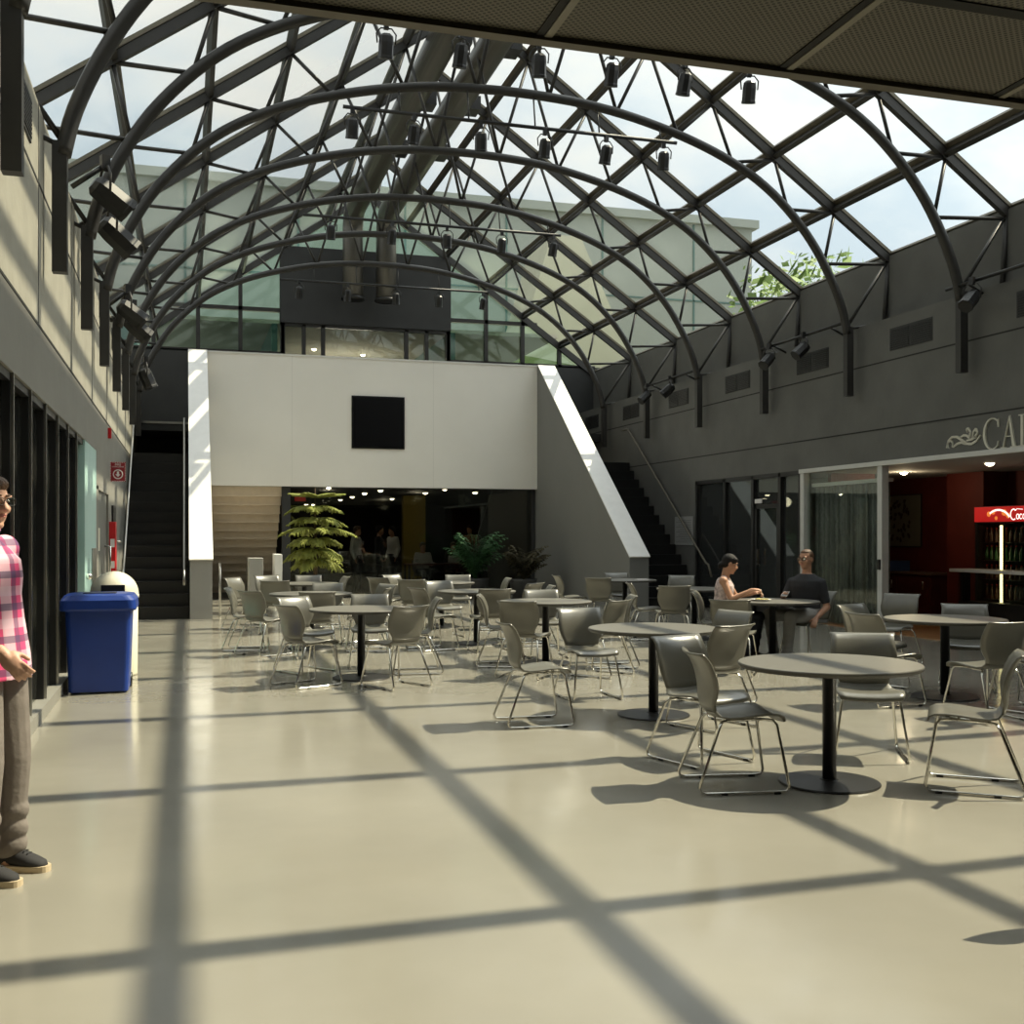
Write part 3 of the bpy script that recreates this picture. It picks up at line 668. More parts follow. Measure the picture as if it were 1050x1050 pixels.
# ================================================================== STAIRS
def stair(name, label, x0, x1, y0, n, run, rise):
    m = MB()
    for i in range(n): m.box(x0, x1, y0 + i * run, 26.9, i * rise, (i + 1) * rise)
    o = m.obj(name, M['black']); tag(o, label, 'staircase')
    ns = MB()
    for i in range(n): ns.box(x0 + 0.01, x1 - 0.01, y0 + i * run - 0.012, y0 + i * run + 0.03, (i + 1) * rise - 0.006, (i + 1) * rise + 0.004)
    ns.obj('step_nosing', M['wall_d'], o)
    return o
st = stair('staircase', 'dark straight staircase between the pale wall and the white parapet', LW + 0.02, 0.06, 20.9, 15, 0.292, 0.2184)
sl_ = 0.2184 / 0.292
def hrail(x, ya, yb, z0, parent, m, r=0.022, posts=True):
    pts = [(x, ya - 0.25, z0 - 0.25), (x, ya - 0.1, z0), (x, ya, z0 + 0.02)] + [(x, ya + (yb - ya) * t / 6, z0 + 0.02 + (yb - ya) * sl_ * t / 6) for t in range(1, 7)] + [(x, yb + 0.35, z0 + 0.02 + (yb - ya) * sl_)]
    MB().tube(pts, r, 8).obj('handrail', m, parent)
hrail(LW + 0.10, 20.7, 24.9, 0.88, st, M['rail']); hrail(-0.02, 20.7, 24.9, 0.88, st, M['rail'])
st2 = stair('staircase', 'dark straight staircase between the charcoal wall and the sloping white parapet', 9.04, RW - 0.02, 20.9, 15, 0.292, 0.2184)
hrail(RW - 0.10, 20.7, 24.9, 0.92, st2, M['steel2'])
# tall railing posts by parapet ends
for x, y, lab in ((0.62, 21.2, 'thin steel rail post beside the left white parapet end'),):
    tag(MB().tube([(x, y, 0), (x, y, 0.88), (x, y + 0.2, 0.98)], 0.022).obj('rail_post', M['rail']), lab, 'post')

# ================================================================== FURNITURE
def chair_meshes():
    prof = [(0.238, 0.408, 0.200), (0.228, 0.434, 0.212), (0.195, 0.451, 0.220), (0.13, 0.457, 0.226), (0.05, 0.452, 0.226), (-0.04, 0.441, 0.218), (-0.11, 0.436, 0.204), (-0.158, 0.444, 0.184), (-0.188, 0.472, 0.166),
            (-0.203, 0.515, 0.176), (-0.206, 0.560, 0.202), (-0.210, 0.610, 0.220), (-0.220, 0.670, 0.226), (-0.238, 0.725, 0.220), (-0.262, 0.775, 0.214), (-0.288, 0.808, 0.216), (-0.312, 0.824, 0.224)]
    def row(y, z, w, t):
        out = []
        for k in range(11):
            s = -1 + 2 * k / 10; a = abs(s) ** 2.2
            out.append((s * w, y + 0.036 * a * t, z + 0.014 * a * (1 - 0.6 * t)))
        return out
    rows = []
    for i, (y, z, w) in enumerate(prof):
        t = min(max((i - 6) / 5, 0), 1); rows.append(row(y, z, w, t))
    P = {}
    P['seat'] = [MB().grid(rows[:9], 0.012).mesh('seat', M['shell'])]
    P['backrest'] = [MB().grid(rows[8:], 0.012).mesh('backrest', M['shell'])]
    legs = []
    for s in (-1, 1):
        x0, x1 = 0.175 * s, 0.238 * s
        key = [(x0 * 0.7, 0.10, 0.425), (x0, 0.165, 0.425), (x0 * 1.08, 0.185, 0.40), (x1, 0.245, 0.045), (x1, 0.232, 0.016), (x1, 0.20, 0.011), (x1, -0.255, 0.011), (x1, -0.288, 0.016), (x1, -0.298, 0.045), (x0 * 1.10, -0.165, 0.385), (x0 * 0.98, -0.145, 0.415), (x0 * 0.7, -0.10, 0.418)]
        legs.append(MB().tube(key, 0.0095, 8).mesh('sled_leg', M['chrome']))
    P['sled_leg'] = legs
    P['crossbar'] = [MB().tube([(-0.165, 0.06, 0.428), (0.165, 0.06, 0.428)], 0.009, 6).tube([(-0.13, 0.10, 0.425), (-0.13, -0.10, 0.418)], 0.009, 6).tube([(0.13, 0.10, 0.425), (0.13, -0.10, 0.418)], 0.009, 6).mesh('crossbar', M['chrome'])]
    P['glide'] = [MB().box(sx * 0.238 - 0.012, sx * 0.238 + 0.012, y - 0.02, y + 0.02, 0.0, 0.014).mesh('glide', M['black']) for sx in (-1, 1) for y in (0.17, -0.15)]
    return P
CP = chair_meshes()
def chair(x, y, dx, dy, label, name='stacking_chair'):
    t = thing(name, label, 'chair', (x, y, 0), math.atan2(dy, dx) - PI / 2, 'grey shell chairs around the round tables')
    for nm, ms in CP.items():
        for me in ms: link(nm, me, t)
    return t
def table_meshes():
    R = 0.55
    top = MB().lathe([(0.0, 0.742), (R - 0.006, 0.742), (R, 0.738)], seg=64, smooth=False)
    top = MB().lathe([(0.001, 0.716), (R - 0.012, 0.716), (R - 0.003, 0.728), (R, 0.736), (R - 0.003, 0.741), (R - 0.008, 0.742), (0.001, 0.742)], seg=72, smooth=False)
    return {'tabletop': top.mesh('tabletop', M['tabletop']),
            'edge_band': MB().lathe([(R - 0.02, 0.711), (R - 0.010, 0.711), (R + 0.001, 0.726), (R + 0.0025, 0.734), (R - 0.02, 0.734)], seg=72, smooth=False).mesh('edge_band', M['tedge']),
            'pedestal': MB().lathe([(0.042, 0.015), (0.042, 0.70), (0.10, 0.705), (0.10, 0.717)], seg=24).mesh('pedestal', M['black']),
            'base_plate': MB().lathe([(0.30, 0.0), (0.305, 0.006), (0.30, 0.014), (0.06, 0.024), (0.055, 0.03)], seg=48, smooth=False).mesh('base_plate', M['black'])}
TM = table_meshes()
TABLES = dict(
    A=(3.80, 5.96, 'round grey pedestal table closest to the camera'),
    B=(3.80, 8.62, 'round grey pedestal table directly behind the closest one'),
    C=(1.80, 11.75, 'round grey pedestal table closest to the blue bin'),
    D=(4.10, 12.45, 'round grey pedestal table in the middle, just behind the second closest one'),
    E=(3.92, 15.0, 'round grey pedestal table in the middle group, next behind the middle table'),
    F=(1.62, 15.0, 'round grey pedestal table next behind the one closest to the blue bin'),
    G=(1.85, 18.1, 'round grey pedestal table beside the tall potted pine'),
    H=(4.05, 17.8, 'round grey pedestal table farthest back in the middle group, before the lobby glass'),
    I=(7.35, 17.9, 'round table at the foot of the sloping white parapet, white paper on it'),
    J=(6.72, 11.75, 'round table where the man and woman sit, plate of food on it'),
    K=(6.85, 8.80, 'round grey pedestal table in front of the cafe opening'),
    L=(7.15, 14.75, 'round grey table in the shade behind the seated woman'))
for k, (x, y, lab) in TABLES.items():
    t = thing('cafe_table', lab, 'table', (x, y, 0), 0, 'round cafe tables')
    for nm, me in TM.items(): link(nm, me, t)
# x, y, facing, label
CHAIRS = [
    (3.22, 6.06, .98, -.18, 'grey chair in side view at the closest table, dark back left, seat facing the pedestal'),
    (3.36, 6.80, .29, -.95, 'chair between the closest table and the one behind, concave lit backrest facing us'),
    (4.02, 8.02, -.35, .94, 'chair turned to the second closest table, back to us, beside its pedestal on the right'),
    (4.52, 6.62, -.45, -.89, 'chair on the far side of the closest table, facing us over the tabletop'),
    (4.55, 5.62, -.78, .62, 'chair in side view to the right of the closest table, sunlit seat facing left'),
    (3.62, 9.70, .02, -1, 'chair behind the second closest table, facing us with a half sunlit back'),
    (2.73, 8.53, 1, -.03, 'chair in side view left of the second closest table, pale seat facing right'),
    (4.62, 9.12, -.95, -.3, 'chair at the right of the second closest table, only its back edge showing'),
    (5.80, 10.98, .6, .8, 'chair with its back to us at the near side of the couple\'s table'),
    (3.52, 11.38, .6, .8, 'dark backed chair at the near left of the middle table, turned away'),
    (4.32, 13.12, -.1, -1, 'chair behind the middle table, bright top of its back over the tabletop'),
    (4.32, 11.25, -.6, .8, 'chair at the near right of the middle table, slim pale back, closer of two'),
    (4.72, 11.95, -.97, .2, 'chair at the right of the middle table, slim pale back, farther of two'),
    (3.56, 12.40, .95, -.3, 'chair left of the middle table, curved sunlit edge of the back in profile'),
    (3.84, 14.02, 0, 1, 'dark backed chair turned away at the near side of the table behind the middle one'),
    (3.18, 14.42, .95, .3, 'chair with lit seat facing right at the left of the table behind the middle one'),
    (3.72, 16.15, .1, -1, 'chair behind the second middle table, its bright top edge facing us'),
    (4.50, 18.45, -.2, -1, 'chair facing us behind the farthest middle table, before the lobby glass'),
    (4.75, 17.2, -1, .1, 'chair at the right of the farthest middle table, thin slanted back edge'),
    (4.72, 15.50, -.6, .75, 'chair with a dark back at the far right of the second middle table'),
    (4.60, 14.55, -1, .15, 'chair at the right of the second middle table, thin lit back edge'),
    (3.50, 17.25, .4, .92, 'dark backed chair turned away at the near left of the farthest middle table'),
    (3.62, 18.95, .6, -.8, 'sunlit pale chair facing right, behind the left of the farthest middle table'),
    (3.22, 18.15, .75, .66, 'dark narrow chair left of the farthest middle table, facing right'),
    (2.30, 14.50, -.95, .3, 'low small looking chair back at the right of the table behind the front left one'),
    (2.43, 12.05, -.98, .1, 'chair at the right of the table closest to the blue bin, mostly behind another chair'),
    (2.02, 10.98, -.45, .89, 'chair with its back to us, near right of the table closest the blue bin'),
    (2.05, 12.72, -.15, -1, 'chair facing us behind the table closest to the blue bin'),
    (1.20, 11.35, .88, .45, 'large dark backed chair at the near left of the table closest to the blue bin'),
    (1.30, 12.45, .5, -.87, 'pale lit chair at the far left of the table closest to the blue bin'),
    (1.56, 13.88, 0.05, 1, 'dark chair turned away at the near side of the table behind the front left one'),
    (0.80, 15.05, .97, -.2, 'chair nearest the white parapet, lit curved back edge, left of the second left table'),
    (0.98, 14.38, .8, .6, 'dark backed chair at the near left of the second left table'),
    (0.95, 18.40, .8, -.6, 'pale sunlit chair at the left of the table by the pine, facing right'),
    (1.42, 19.16, .3, -.95, 'pale sunlit chair at the far left of the table by the pine, facing us'),
    (1.36, 17.40, .2, .98, 'dark backed chair turned away at the near left of the table by the pine'),
    (2.02, 18.98, -.05, -1, 'chair facing us behind the table by the pine'),
    (2.32, 18.5, -.95, -.1, 'chair at the right of the table by the pine, thin slanted back edge'),
    (1.92, 15.80, -.2, -.97, 'chair facing us behind the second left table, low pale back'),
    (2.52, 15.45, -.9, -.4, 'darker chair at the far right of the second left table'),
    (6.60, 17.05, .6, .8, 'very dark chair back with a lit corner, left of the table at the parapet foot'),
    (6.42, 18.10, 1, -.05, 'chair in profile facing right against the grey parapet wall'),
    (6.48, 14.92, .95, -.25, 'chair facing right left of the shaded table, sun on its back edge'),
    (6.52, 14.15, .3, .95, 'square looking dark chair back turned to us at the shaded table'),
    (8.05, 17.15, -.5, -.85, 'chair facing us in the shade to the right of the parapet foot table'),
    (7.55, 18.60, -.1, -1, 'dim chair facing us behind the table at the parapet foot'),
    (6.26, 12.29, .84, -.54, 'chair the woman sits on'),
    (7.40, 12.08, -.97, -.25, 'chair the man in the charcoal shirt sits on'),
    (7.95, 11.15, -.85, -.5, 'grey chair pushed in behind the seated man\'s chair'),
    (6.08, 8.62, .98, .1, 'chair facing right at the left of the table in front of the cafe'),
    (6.55, 9.48, .35, -.93, 'chair with a bright curled top edge at the far side of the cafe table'),
    (6.38, 7.68, -.05, 1, 'large dark chair turned away, near side of the table in front of the cafe'),
    (7.42, 9.20, -.55, -.83, 'chair facing us on the far side of the table in front of the cafe'),
    (7.05, 7.95, -.3, .95, 'chair at the right edge of the view by the table in front of the cafe'),
    (3.66, 3.28, 0, -1, 'chair just past the right edge whose back shadow falls on the near floor'),
]
for c in CHAIRS: chair(*c)

def on_table(k): return V((TABLES[k][0], TABLES[k][1], 0.742))
# things on tables
p = on_table('J') + V((-0.17, -0.02, 0))
t = thing('plate', 'white plate on the couple\'s table in front of the woman', 'plate', p)
MB().lathe([(0.06, 0.0), (0.08, 0.004), (0.125, 0.018), (0.123, 0.021), (0.075, 0.009), (0.001, 0.008)], seg=32).obj('dish', M['plastic_w'], t)
fd = MB()
for k in range(16): fd.ball((random.uniform(-.06, .06), random.uniform(-.06, .06), 0.018), (0.02, 0.016, 0.011), 8, 6)
o = fd.obj('salad', M['food']); o.location = p; tag(o, 'yellow green salad heaped on the white plate', 'food', kind='stuff')
p = on_table('I') + V((0.25, -0.15, 0))
tag(MB().box(-0.1, 0.1, -0.07, 0.07, 0, 0.008).box(-0.06, 0.12, -0.05, 0.08, 0.008, 0.016).obj('paper_napkin', M['signw'], loc=p), 'white folded paper left on the table by the parapet foot', 'paper')

# bins
t = thing('recycling_bin', 'blue wheeled recycling bin with a lipped lid by the dark glazed partition', 'bin', (-0.80, 11.55, 0), 0)
def rring(w, d, r, z, n=5):
    out = []
    for cx, cy, a0 in ((w / 2 - r, d / 2 - r, 0), (-w / 2 + r, d / 2 - r, PI / 2), (-w / 2 + r, -d / 2 + r, PI), (w / 2 - r, -d / 2 + r, 1.5 * PI)):
        for k in range(n): a = a0 + PI / 2 * k / (n - 1); out.append((cx + r * math.cos(a), cy + r * math.sin(a), z))
    return out
def rloft(secs):
    m = MB(); n = len(secs[0]); m.smooth = False; vs = [p for s in secs for p in s]; fs = []
    for i in range(len(secs) - 1):
        for k in range(n): fs.append((i * n + k, i * n + (k + 1) % n, (i + 1) * n + (k + 1) % n, (i + 1) * n + k))
    fs += [tuple(range(n))[::-1], tuple((len(secs) - 1) * n + k for k in range(n))]
    return m.add(vs, fs)
rloft([rring(.54, .56, .05, 0.02), rring(.60, .62, .05, 0.84)]).obj('body', M['blue'], t)
rloft([rring(.68, .72, .06, 0.80), rring(.69, .73, .06, 0.82), rring(.68, .72, .07, 0.90), rring(.62, .66, .09, 0.945), rring(.50, .54, .1, 0.955)]).obj('lid', M['blue'], t)
MB().box(-0.15, 0.15, -0.12, 0.06, 0.95, 0.962).obj('slot', M['black'], t)
for sx in (-1, 1): MB().tube([(sx * 0.26 - 0.025, 0.24, 0.07), (sx * 0.26 + 0.025, 0.24, 0.07)], 0.07, 16).obj('wheel', M['black'], t)
t = thing('dome_bin', 'cream cylindrical litter bin with a domed lid standing behind the blue bin', 'bin', (-0.74, 12.75, 0))
MB().lathe([(0.235, 0.0), (0.24, 0.02), (0.245, 0.84)], seg=36).obj('body', M['cream'], t)
MB().lathe([(0.255, 0.84), (0.257, 0.87)] + [(0.252 * math.cos(a * PI / 18), 0.88 + 0.25 * math.sin(a * PI / 18)) for a in range(0, 9)] + [(0.002, 1.13)], seg=36).obj('domed_lid', M['cream'], t)
MB().box(-0.12, 0.12, -0.262, -0.2, 0.90, 0.99).obj('flap', M['black'], t)

# fire point
t = thing('fire_cabinet', 'red fire extinguisher cabinet on the wall before the dark staircase', 'cabinet', (LW, 18.55, 0.78))
MB().box(0, 0.10, -0.13, 0.13, 0, 0.95).obj('case', M['red'], t, 0.008)
MB().box(0.02, 0.085, -0.136, -0.128, 0.55, 0.68).obj('label_plate', M['signw'], t)
MB().box(0.02, 0.085, -0.136, -0.128, 0.22, 0.33).obj('label_plate', M['signw'], t)
t = thing('wall_lever', 'dark door panel with a silver lever beyond the red cabinet', 'door', (LW, 19.4, 0.8))
MB().box(0, 0.03, -0.35, 0.35, 0, 1.2).obj('panel', M['black'], t)
MB().tube([(0.03, -0.25, 0.62), (0.12, -0.25, 0.62), (0.12, -0.02, 0.60)], 0.014).obj('lever', M['chrome'], t)

def text_mesh(s, size, extr=0.004):
    cu = bpy.data.curves.new('txt', 'FONT'); cu.body = s; cu.size = size; cu.extrude = extr; cu.align_x = 'CENTER'; cu.align_y = 'CENTER'
    o = bpy.data.objects.new('txt', cu); COL.objects.link(o); bpy.context.view_layer.update()
    me = bpy.data.meshes.new_from_object(o.evaluated_get(bpy.context.evaluated_depsgraph_get()))
    bpy.data.objects.remove(o); return me
t = thing('fire_sign', 'red and white fire extinguisher sign projecting from the wall above the red cabinet', 'sign', (LW, 18.4, 2.36))
MB().box(0.02, 0.25, -0.006, 0.006, 0, 0.31).obj('plate', M['signred'], t)
e = MB()
for k in range(9): e.box(0.022 + k * 0.025, 0.034 + k * 0.025, -0.009, -0.006, 0.297, 0.308).box(0.022 + k * 0.025, 0.034 + k * 0.025, -0.009, -0.006, 0.002, 0.013)
for k in range(11): e.box(0.022, 0.032, -0.009, -0.006, 0.02 + k * 0.025, 0.032 + k * 0.025).box(0.238, 0.248, -0.009, -0.006, 0.02 + k * 0.025, 0.032 + k * 0.025)
e.obj('striped_border', M['signw'], t)
for s_, z_ in (('FIRE', 0.265), ('EXTINGUISHER', 0.232)):
    me = text_mesh(s_, 0.05 if s_ == 'FIRE' else 0.026, 0.001); me.materials.append(M['signw'])
    o = link('lettering', me, t, (0.135, -0.008, z_)); o.rotation_euler = (PI / 2, 0, 0)
ar = MB(); ar.tube([(0.135 + 0.068 * math.cos(a * PI / 12), -0.008, 0.115 + 0.068 * math.sin(a * PI / 12)) for a in range(24)], 0.008, 6, True)
ar.prism([(-0.016, 0.045), (0.016, 0.045), (0.016, 0.0), (0.038, 0.0), (0, -0.045), (-0.038, 0.0), (-0.016, 0.0)], lambda u, v, w: (0.135 + u, -0.006 - w, 0.115 + v), 0.003)
ar.obj('arrow_symbol', M['signw'], t)
tag(MB().box(0, 0.05, -0.04, 0.04, 0, 0.16).obj('fire_alarm', M['red'], loc=(LW, 18.2, 3.02)), 'small red fire alarm box high on the pale wall', 'alarm')

# balcony screen, notice
t = thing('display_screen', 'black square screen set in the white balcony front', 'screen', (4.52, BY, 3.62))
MB().box(-0.65, 0.65, -0.03, 0.02, 0, 1.28).obj('frame', M['blackm'], t)
MB().box(-0.61, 0.61, -0.036, -0.03, 0.04, 1.24).obj('glass_face', M['screen'], t)
t = thing('notice_board', 'grey notice panel of fine print on the charcoal wall beside the storefront', 'notice', (RW, 21.95, 1.3))
MB().box(-0.015, -0.001, -0.45, 0.45, 0, 0.62).obj('panel', mat('grey notice', (0.30, 0.30, 0.29), 0.6), t)
e = MB()
for k in range(14): e.box(-0.018, -0.015, -0.38, 0.38 - 0.1 * (k % 3), 0.06 + k * 0.036, 0.068 + k * 0.036)
e.obj('print_lines', M['wall_r'], t)

# partition panels by the lobby
for x, y, w, z, lab, mm in ((1.46, 24.6, 0.30, 1.02, 'low grey partition panel beside the beige stepped soffit', M['parr']), (1.93, 24.6, 0.16, 1.10, 'low white partition post left of the potted pine', M['cap'])):
    tag(MB().box(-w / 2, w / 2, -0.3, 0.3, 0, z).obj('low_partition', mm, bevel=0.01, loc=(x, y, 0)), lab, 'partition')

# ================================================================== CAFE SIGN
def glyph(ch):
    m = []
    def rect(x0, y0, x1, y1): m.append([(x0, y0), (x1, y0), (x1, y1), (x0, y1)])
    if ch == 'C':
        N = 26; out = []; inn = []
        for k in range(N + 1):
            a = math.radians(48 + (312 - 48) * k / N)
            out.append((0.42 + 0.42 * math.cos(a), 0.5 + 0.52 * math.sin(a)))
            th = 0.035 + 0.075 * max(0, -math.cos(a)) ** 0.8
            inn.append((0.42 + (0.42 - th) * math.cos(a), 0.5 + (0.52 - 0.028 - th * 0.25) * math.sin(a)))
        for k in range(N): m.append([out[k], out[k + 1], inn[k + 1], inn[k]])
        m.append([(0.66, 0.90), (0.725, 0.98), (0.725, 0.70), (0.69, 0.70)]); m.append([(0.66, 0.12), (0.69, 0.25), (0.72, 0.25), (0.70, 0.14)])
    if ch == 'A':
        m.append([(0.09, 0.02), (0.135, 0.02), (0.40, 1.0), (0.385, 1.02)]); m.append([(0.53, 0.02), (0.66, 0.02), (0.42, 1.03), (0.365, 0.99)])
        rect(0.20, 0.34, 0.50, 0.375); rect(0.0, 0, 0.22, 0.028); rect(0.44, 0, 0.76, 0.028)
    if ch in 'FE':
        rect(0.10, 0.02, 0.205, 0.98); rect(0, 0, 0.31, 0.028); rect(0, 0.972, 0.56, 1.0); rect(0.20, 0.50, 0.44, 0.53)
        m.append([(0.53, 0.98), (0.56, 0.98), (0.575, 0.76), (0.555, 0.76)]); m.append([(0.425, 0.60), (0.445, 0.60), (0.445, 0.42), (0.425, 0.42)])
        if ch == 'E': rect(0.2, 0, 0.58, 0.028); m.append([(0.55, 0.02), (0.60, 0.24), (0.58, 0.24), (0.53, 0.02)])
    return m
H_ = 0.41; yb = 12.55; zb = 2.675
for ch, wd in (('C', 0.82), ('A', 0.80), ('F', 0.64), ('E', 0.66)):
    g = MB()
    for poly in glyph(ch): g.prism(poly, lambda u, v, w: (-w, -u * H_, v * H_), 0.025)
    o = g.obj('sign_letter', M['cafesign'], loc=(RW, yb, zb)); tag(o, 'cream serif letter %s of the cafe sign on the charcoal wall' % ch, 'letter', 'cafe sign letters')
    yb -= wd * H_
sw = MB()
def rib(pts, w):
    n = len(pts)
    for i in range(n - 1):
        a, b = V(pts[i]), V(pts[i + 1]); d = (b - a).normalized(); nn = V((-d.y, d.x)); t0 = w * math.sin(PI * (i + 0.4) / n) ** 0.6; t1 = w * math.sin(PI * (i + 1.4) / (n + 0.8)) ** 0.6
        sw.prism([tuple(a - nn * t0), tuple(b - nn * t1), tuple(b + nn * t1), tuple(a + nn * t0)], lambda u, v, q: (-q, -u, v), 0.02)
rib([(0.10 + 0.055 * math.cos(a), 0.10 + 0.055 * math.sin(a)) for a in [4.2 - k * 0.45 for k in range(12)]] , 0.012)
rib([(0.02, 0.06), (0.06, 0.16), (0.14, 0.205), (0.24, 0.20), (0.34, 0.15), (0.44, 0.09), (0.54, 0.075), (0.64, 0.11), (0.72, 0.18)], 0.018)
rib([(0.16, 0.06), (0.24, 0.10), (0.33, 0.115), (0.42, 0.085)], 0.016)
rib([(0.30, 0.18), (0.38, 0.21), (0.45, 0.20), (0.50, 0.16)], 0.016)
rib([(0.46, 0.24), (0.44, 0.29), (0.48, 0.30), (0.52, 0.24), (0.50, 0.17)], 0.014)
rib([(0.56, 0.16), (0.58, 0.24), (0.63, 0.28), (0.66, 0.22), (0.60, 0.16)], 0.014)
rib([(0.44, 0.13), (0.54, 0.14), (0.63, 0.17)], 0.016)
o = sw.obj('sign_scroll', M['cafesign'], loc=(RW, 13.33, 2.70)); tag(o, 'cream scroll ornament beside the cafe sign letters', 'ornament')

# ================================================================== CAFE CONTENTS
t = thing('curtain', 'grey vertical curtain hanging behind the glass beside the cafe opening', 'curtain', (RW + 0.2, 16.0, 0))
rows_ = []
for k in range(90):
    y = 1.05 - 2.1 * k / 89
    rows_.append([(0.035 * math.sin(k * 1.15) + 0.02 * math.sin(k * 0.41), y, z) for z in (0.03, 1.3, 2.36)])
MB().grid(rows_, 0.004).obj('cloth', M['curtain'], t)
MB().box(-0.06, 0.06, -1.08, 1.08, 2.36, 2.42).obj('curtain_track', M['wframe'], t)
t = thing('picture', 'framed coffee bean photograph on the dark red cafe wall', 'picture', (CXB - 0.01, 18.9, 1.3))
t.rotation_euler = (0, 0, -PI / 2)
b_ = MB().box(-0.62, 0.62, -0.03, 0.0, 0, 1.0); b_.cur = 1
for k in range(60):
    x = random.uniform(-0.55, 0.3); z = random.uniform(0.1, 0.9)
    b_.ball((x, -0.034, z), (0.05, 0.006, 0.035), 8, 6, Matrix.Rotation(random.uniform(0, 3), 3, 'Y'))
b_.obj('canvas', [mat('picture ground', (0.16, 0.15, 0.11), 0.5), mat('bean print', (0.035, 0.016, 0.01), 0.5)], t)
MB().box(-0.64, 0.64, -0.02, 0.0, -0.02, 0.0).box(-0.64, 0.64, -0.02, 0.0, 1.0, 1.02).box(-0.64, -0.62, -0.02, 0.0, 0.0, 1.0).box(0.62, 0.64, -0.02, 0.0, 0.0, 1.0).obj('frame', M['black'], t)
t = thing('cafe_cabinet', 'dark red wooden counter cabinet under the coffee picture', 'cabinet', (13.38, 18.2, 0))
t.rotation_euler = (0, 0, -PI / 2)
MB().box(-0.95, 0.95, -0.26, 0.26, 0, 0.78).obj('body', M['cwood'], t, 0.008)
MB().box(-0.98, 0.98, -0.29, 0.28, 0.78, 0.82).obj('worktop', mat('counter laminate', (0.16, 0.10, 0.075), 0.3), t)
for x in (-0.47, 0.47):
    d_ = MB().box(x - 0.44, x + 0.44, -0.28, -0.26, 0.06, 0.74).obj('door', M['cwood'], t, 0.004)
    MB().tube([(x + 0.3, -0.30, 0.5), (x + 0.3, -0.30, 0.66)], 0.01).obj('handle', M['rail'], d_)
t = thing('napkin_box', 'blue box on the cafe counter cabinet', 'box', (13.3, 18.55, 0.82)); MB().box(-0.22, 0.22, -0.15, 0.15, 0, 0.2).obj('carton', mat('blue carton', (0.03, 0.06, 0.16), 0.5), t, 0.008); MB().box(-0.1, 0.1, -0.05, 0.05, 0.2, 0.205).obj('opening', M['black'], t)
# fridge: front looks to the hall
FX, FY, FW = 12.9, 14.72, 2.15
t = thing('drinks_fridge', 'glass door drinks fridge with a lit red header in the cafe', 'fridge', (FX, FY, 0))
f_ = MB(); f_.box(0.0, 0.75, -FW / 2, FW / 2, 0, 0.16).box(0.0, 0.75, -FW / 2, FW / 2, 1.72, 2.0).box(0.0, 0.75, FW / 2 - 0.05, FW / 2, 0.16, 1.72).box(0.0, 0.75, -FW / 2, -FW / 2 + 0.05, 0.16, 1.72).box(0.70, 0.75, -FW / 2, FW / 2, 0.16, 1.72)
f_.obj('cabinet', M['black'], t)
MB().box(-0.012, 0.0, -FW / 2, FW / 2, 1.74, 1.99).obj('lit_header', M['cokered'], t)
def stroke(mb, pts, w):
    for i in range(len(pts) - 1):
        a, b = V(pts[i]), V(pts[i + 1]); d = (b - a).normalized(); nn = V((-d.y, d.x)) * w
        mb.prism([tuple(a - nn), tuple(b - nn), tuple(b + nn), tuple(a + nn)], lambda u, v, q: (-0.013 - q, -u, v), 0.002)
def arcpts(cx, cy, rx, ry, a0, a1, n=14): return [(cx + rx * math.cos(a0 + (a1 - a0) * k / n), cy + ry * math.sin(a0 + (a1 - a0) * k / n)) for k in range(n + 1)]
lt = MB(); ux = -0.22; zc = 1.855
def C_(x): stroke(lt, arcpts(x + 0.075, zc, 0.07, 0.085, 0.9, 5.3, 18), 0.010); stroke(lt, [(x + 0.11, zc + 0.065), (x + 0.15, zc + 0.09), (x + 0.28, zc + 0.08)], 0.006)
def o_(x): stroke(lt, arcpts(x + 0.032, zc - 0.035, 0.028, 0.04, 0, 6.28, 14), 0.008)
def c_(x): stroke(lt, arcpts(x + 0.032, zc - 0.035, 0.028, 0.04, 0.8, 5.6, 14), 0.008)
def a_(x): o_(x); stroke(lt, [(x + 0.062, zc + 0.004), (x + 0.062, zc - 0.06), (x + 0.085, zc - 0.078)], 0.008)
def l_(x): stroke(lt, [(x, zc - 0.075), (x + 0.03, zc + 0.02), (x + 0.045, zc + 0.08), (x + 0.03, zc + 0.085), (x + 0.02, zc - 0.07), (x + 0.05, zc - 0.075)], 0.007)
C_(ux); o_(ux + 0.135); c_(ux + 0.205); a_(ux + 0.275); stroke(lt, [(ux + 0.37, zc - 0.03), (ux + 0.41, zc - 0.03)], 0.008)
C_(ux + 0.42); o_(ux + 0.555); l_(ux + 0.63); a_(ux + 0.69)
stroke(lt, arcpts(-0.5, zc - 0.15, 0.30, 0.23, 0.5, 2.3, 14), 0.016)
lt.obj('header_lettering', M['cokew'], t)
ft = MB()
for u, v, r in ((-0.72, 1.87, 0.05), (-0.62, 1.90, 0.045), (-0.36, 1.89, 0.06), (-0.27, 1.84, 0.05), (-0.55, 1.80, 0.035)): ft.prism([(u + r * math.cos(k * PI / 8), v + r * 0.9 * math.sin(k * PI / 8)) for k in range(16)], lambda a, b, q: (-0.0125 - q, -a, b), 0.001)
ft.obj('fruit_print', M['cokeo'], t)
for y in (FW / 2 - 0.06, FW / 6, -FW / 6, -FW / 2 + 0.06): MB().box(-0.02, 0.0, y - 0.025, y + 0.025, 0.16, 1.72).obj('door_frame', M['black'], t)
MB().box(-0.008, -0.004, -FW / 2 + 0.05, FW / 2 - 0.05, 0.18, 1.70).obj('glass_door', G['clear'], t)
for z in (0.45, 0.78, 1.1, 1.40): MB().box(0.05, 0.65, -FW / 2 + 0.06, FW / 2 - 0.06, z - 0.012, z).obj('shelf', M['steel'], t)
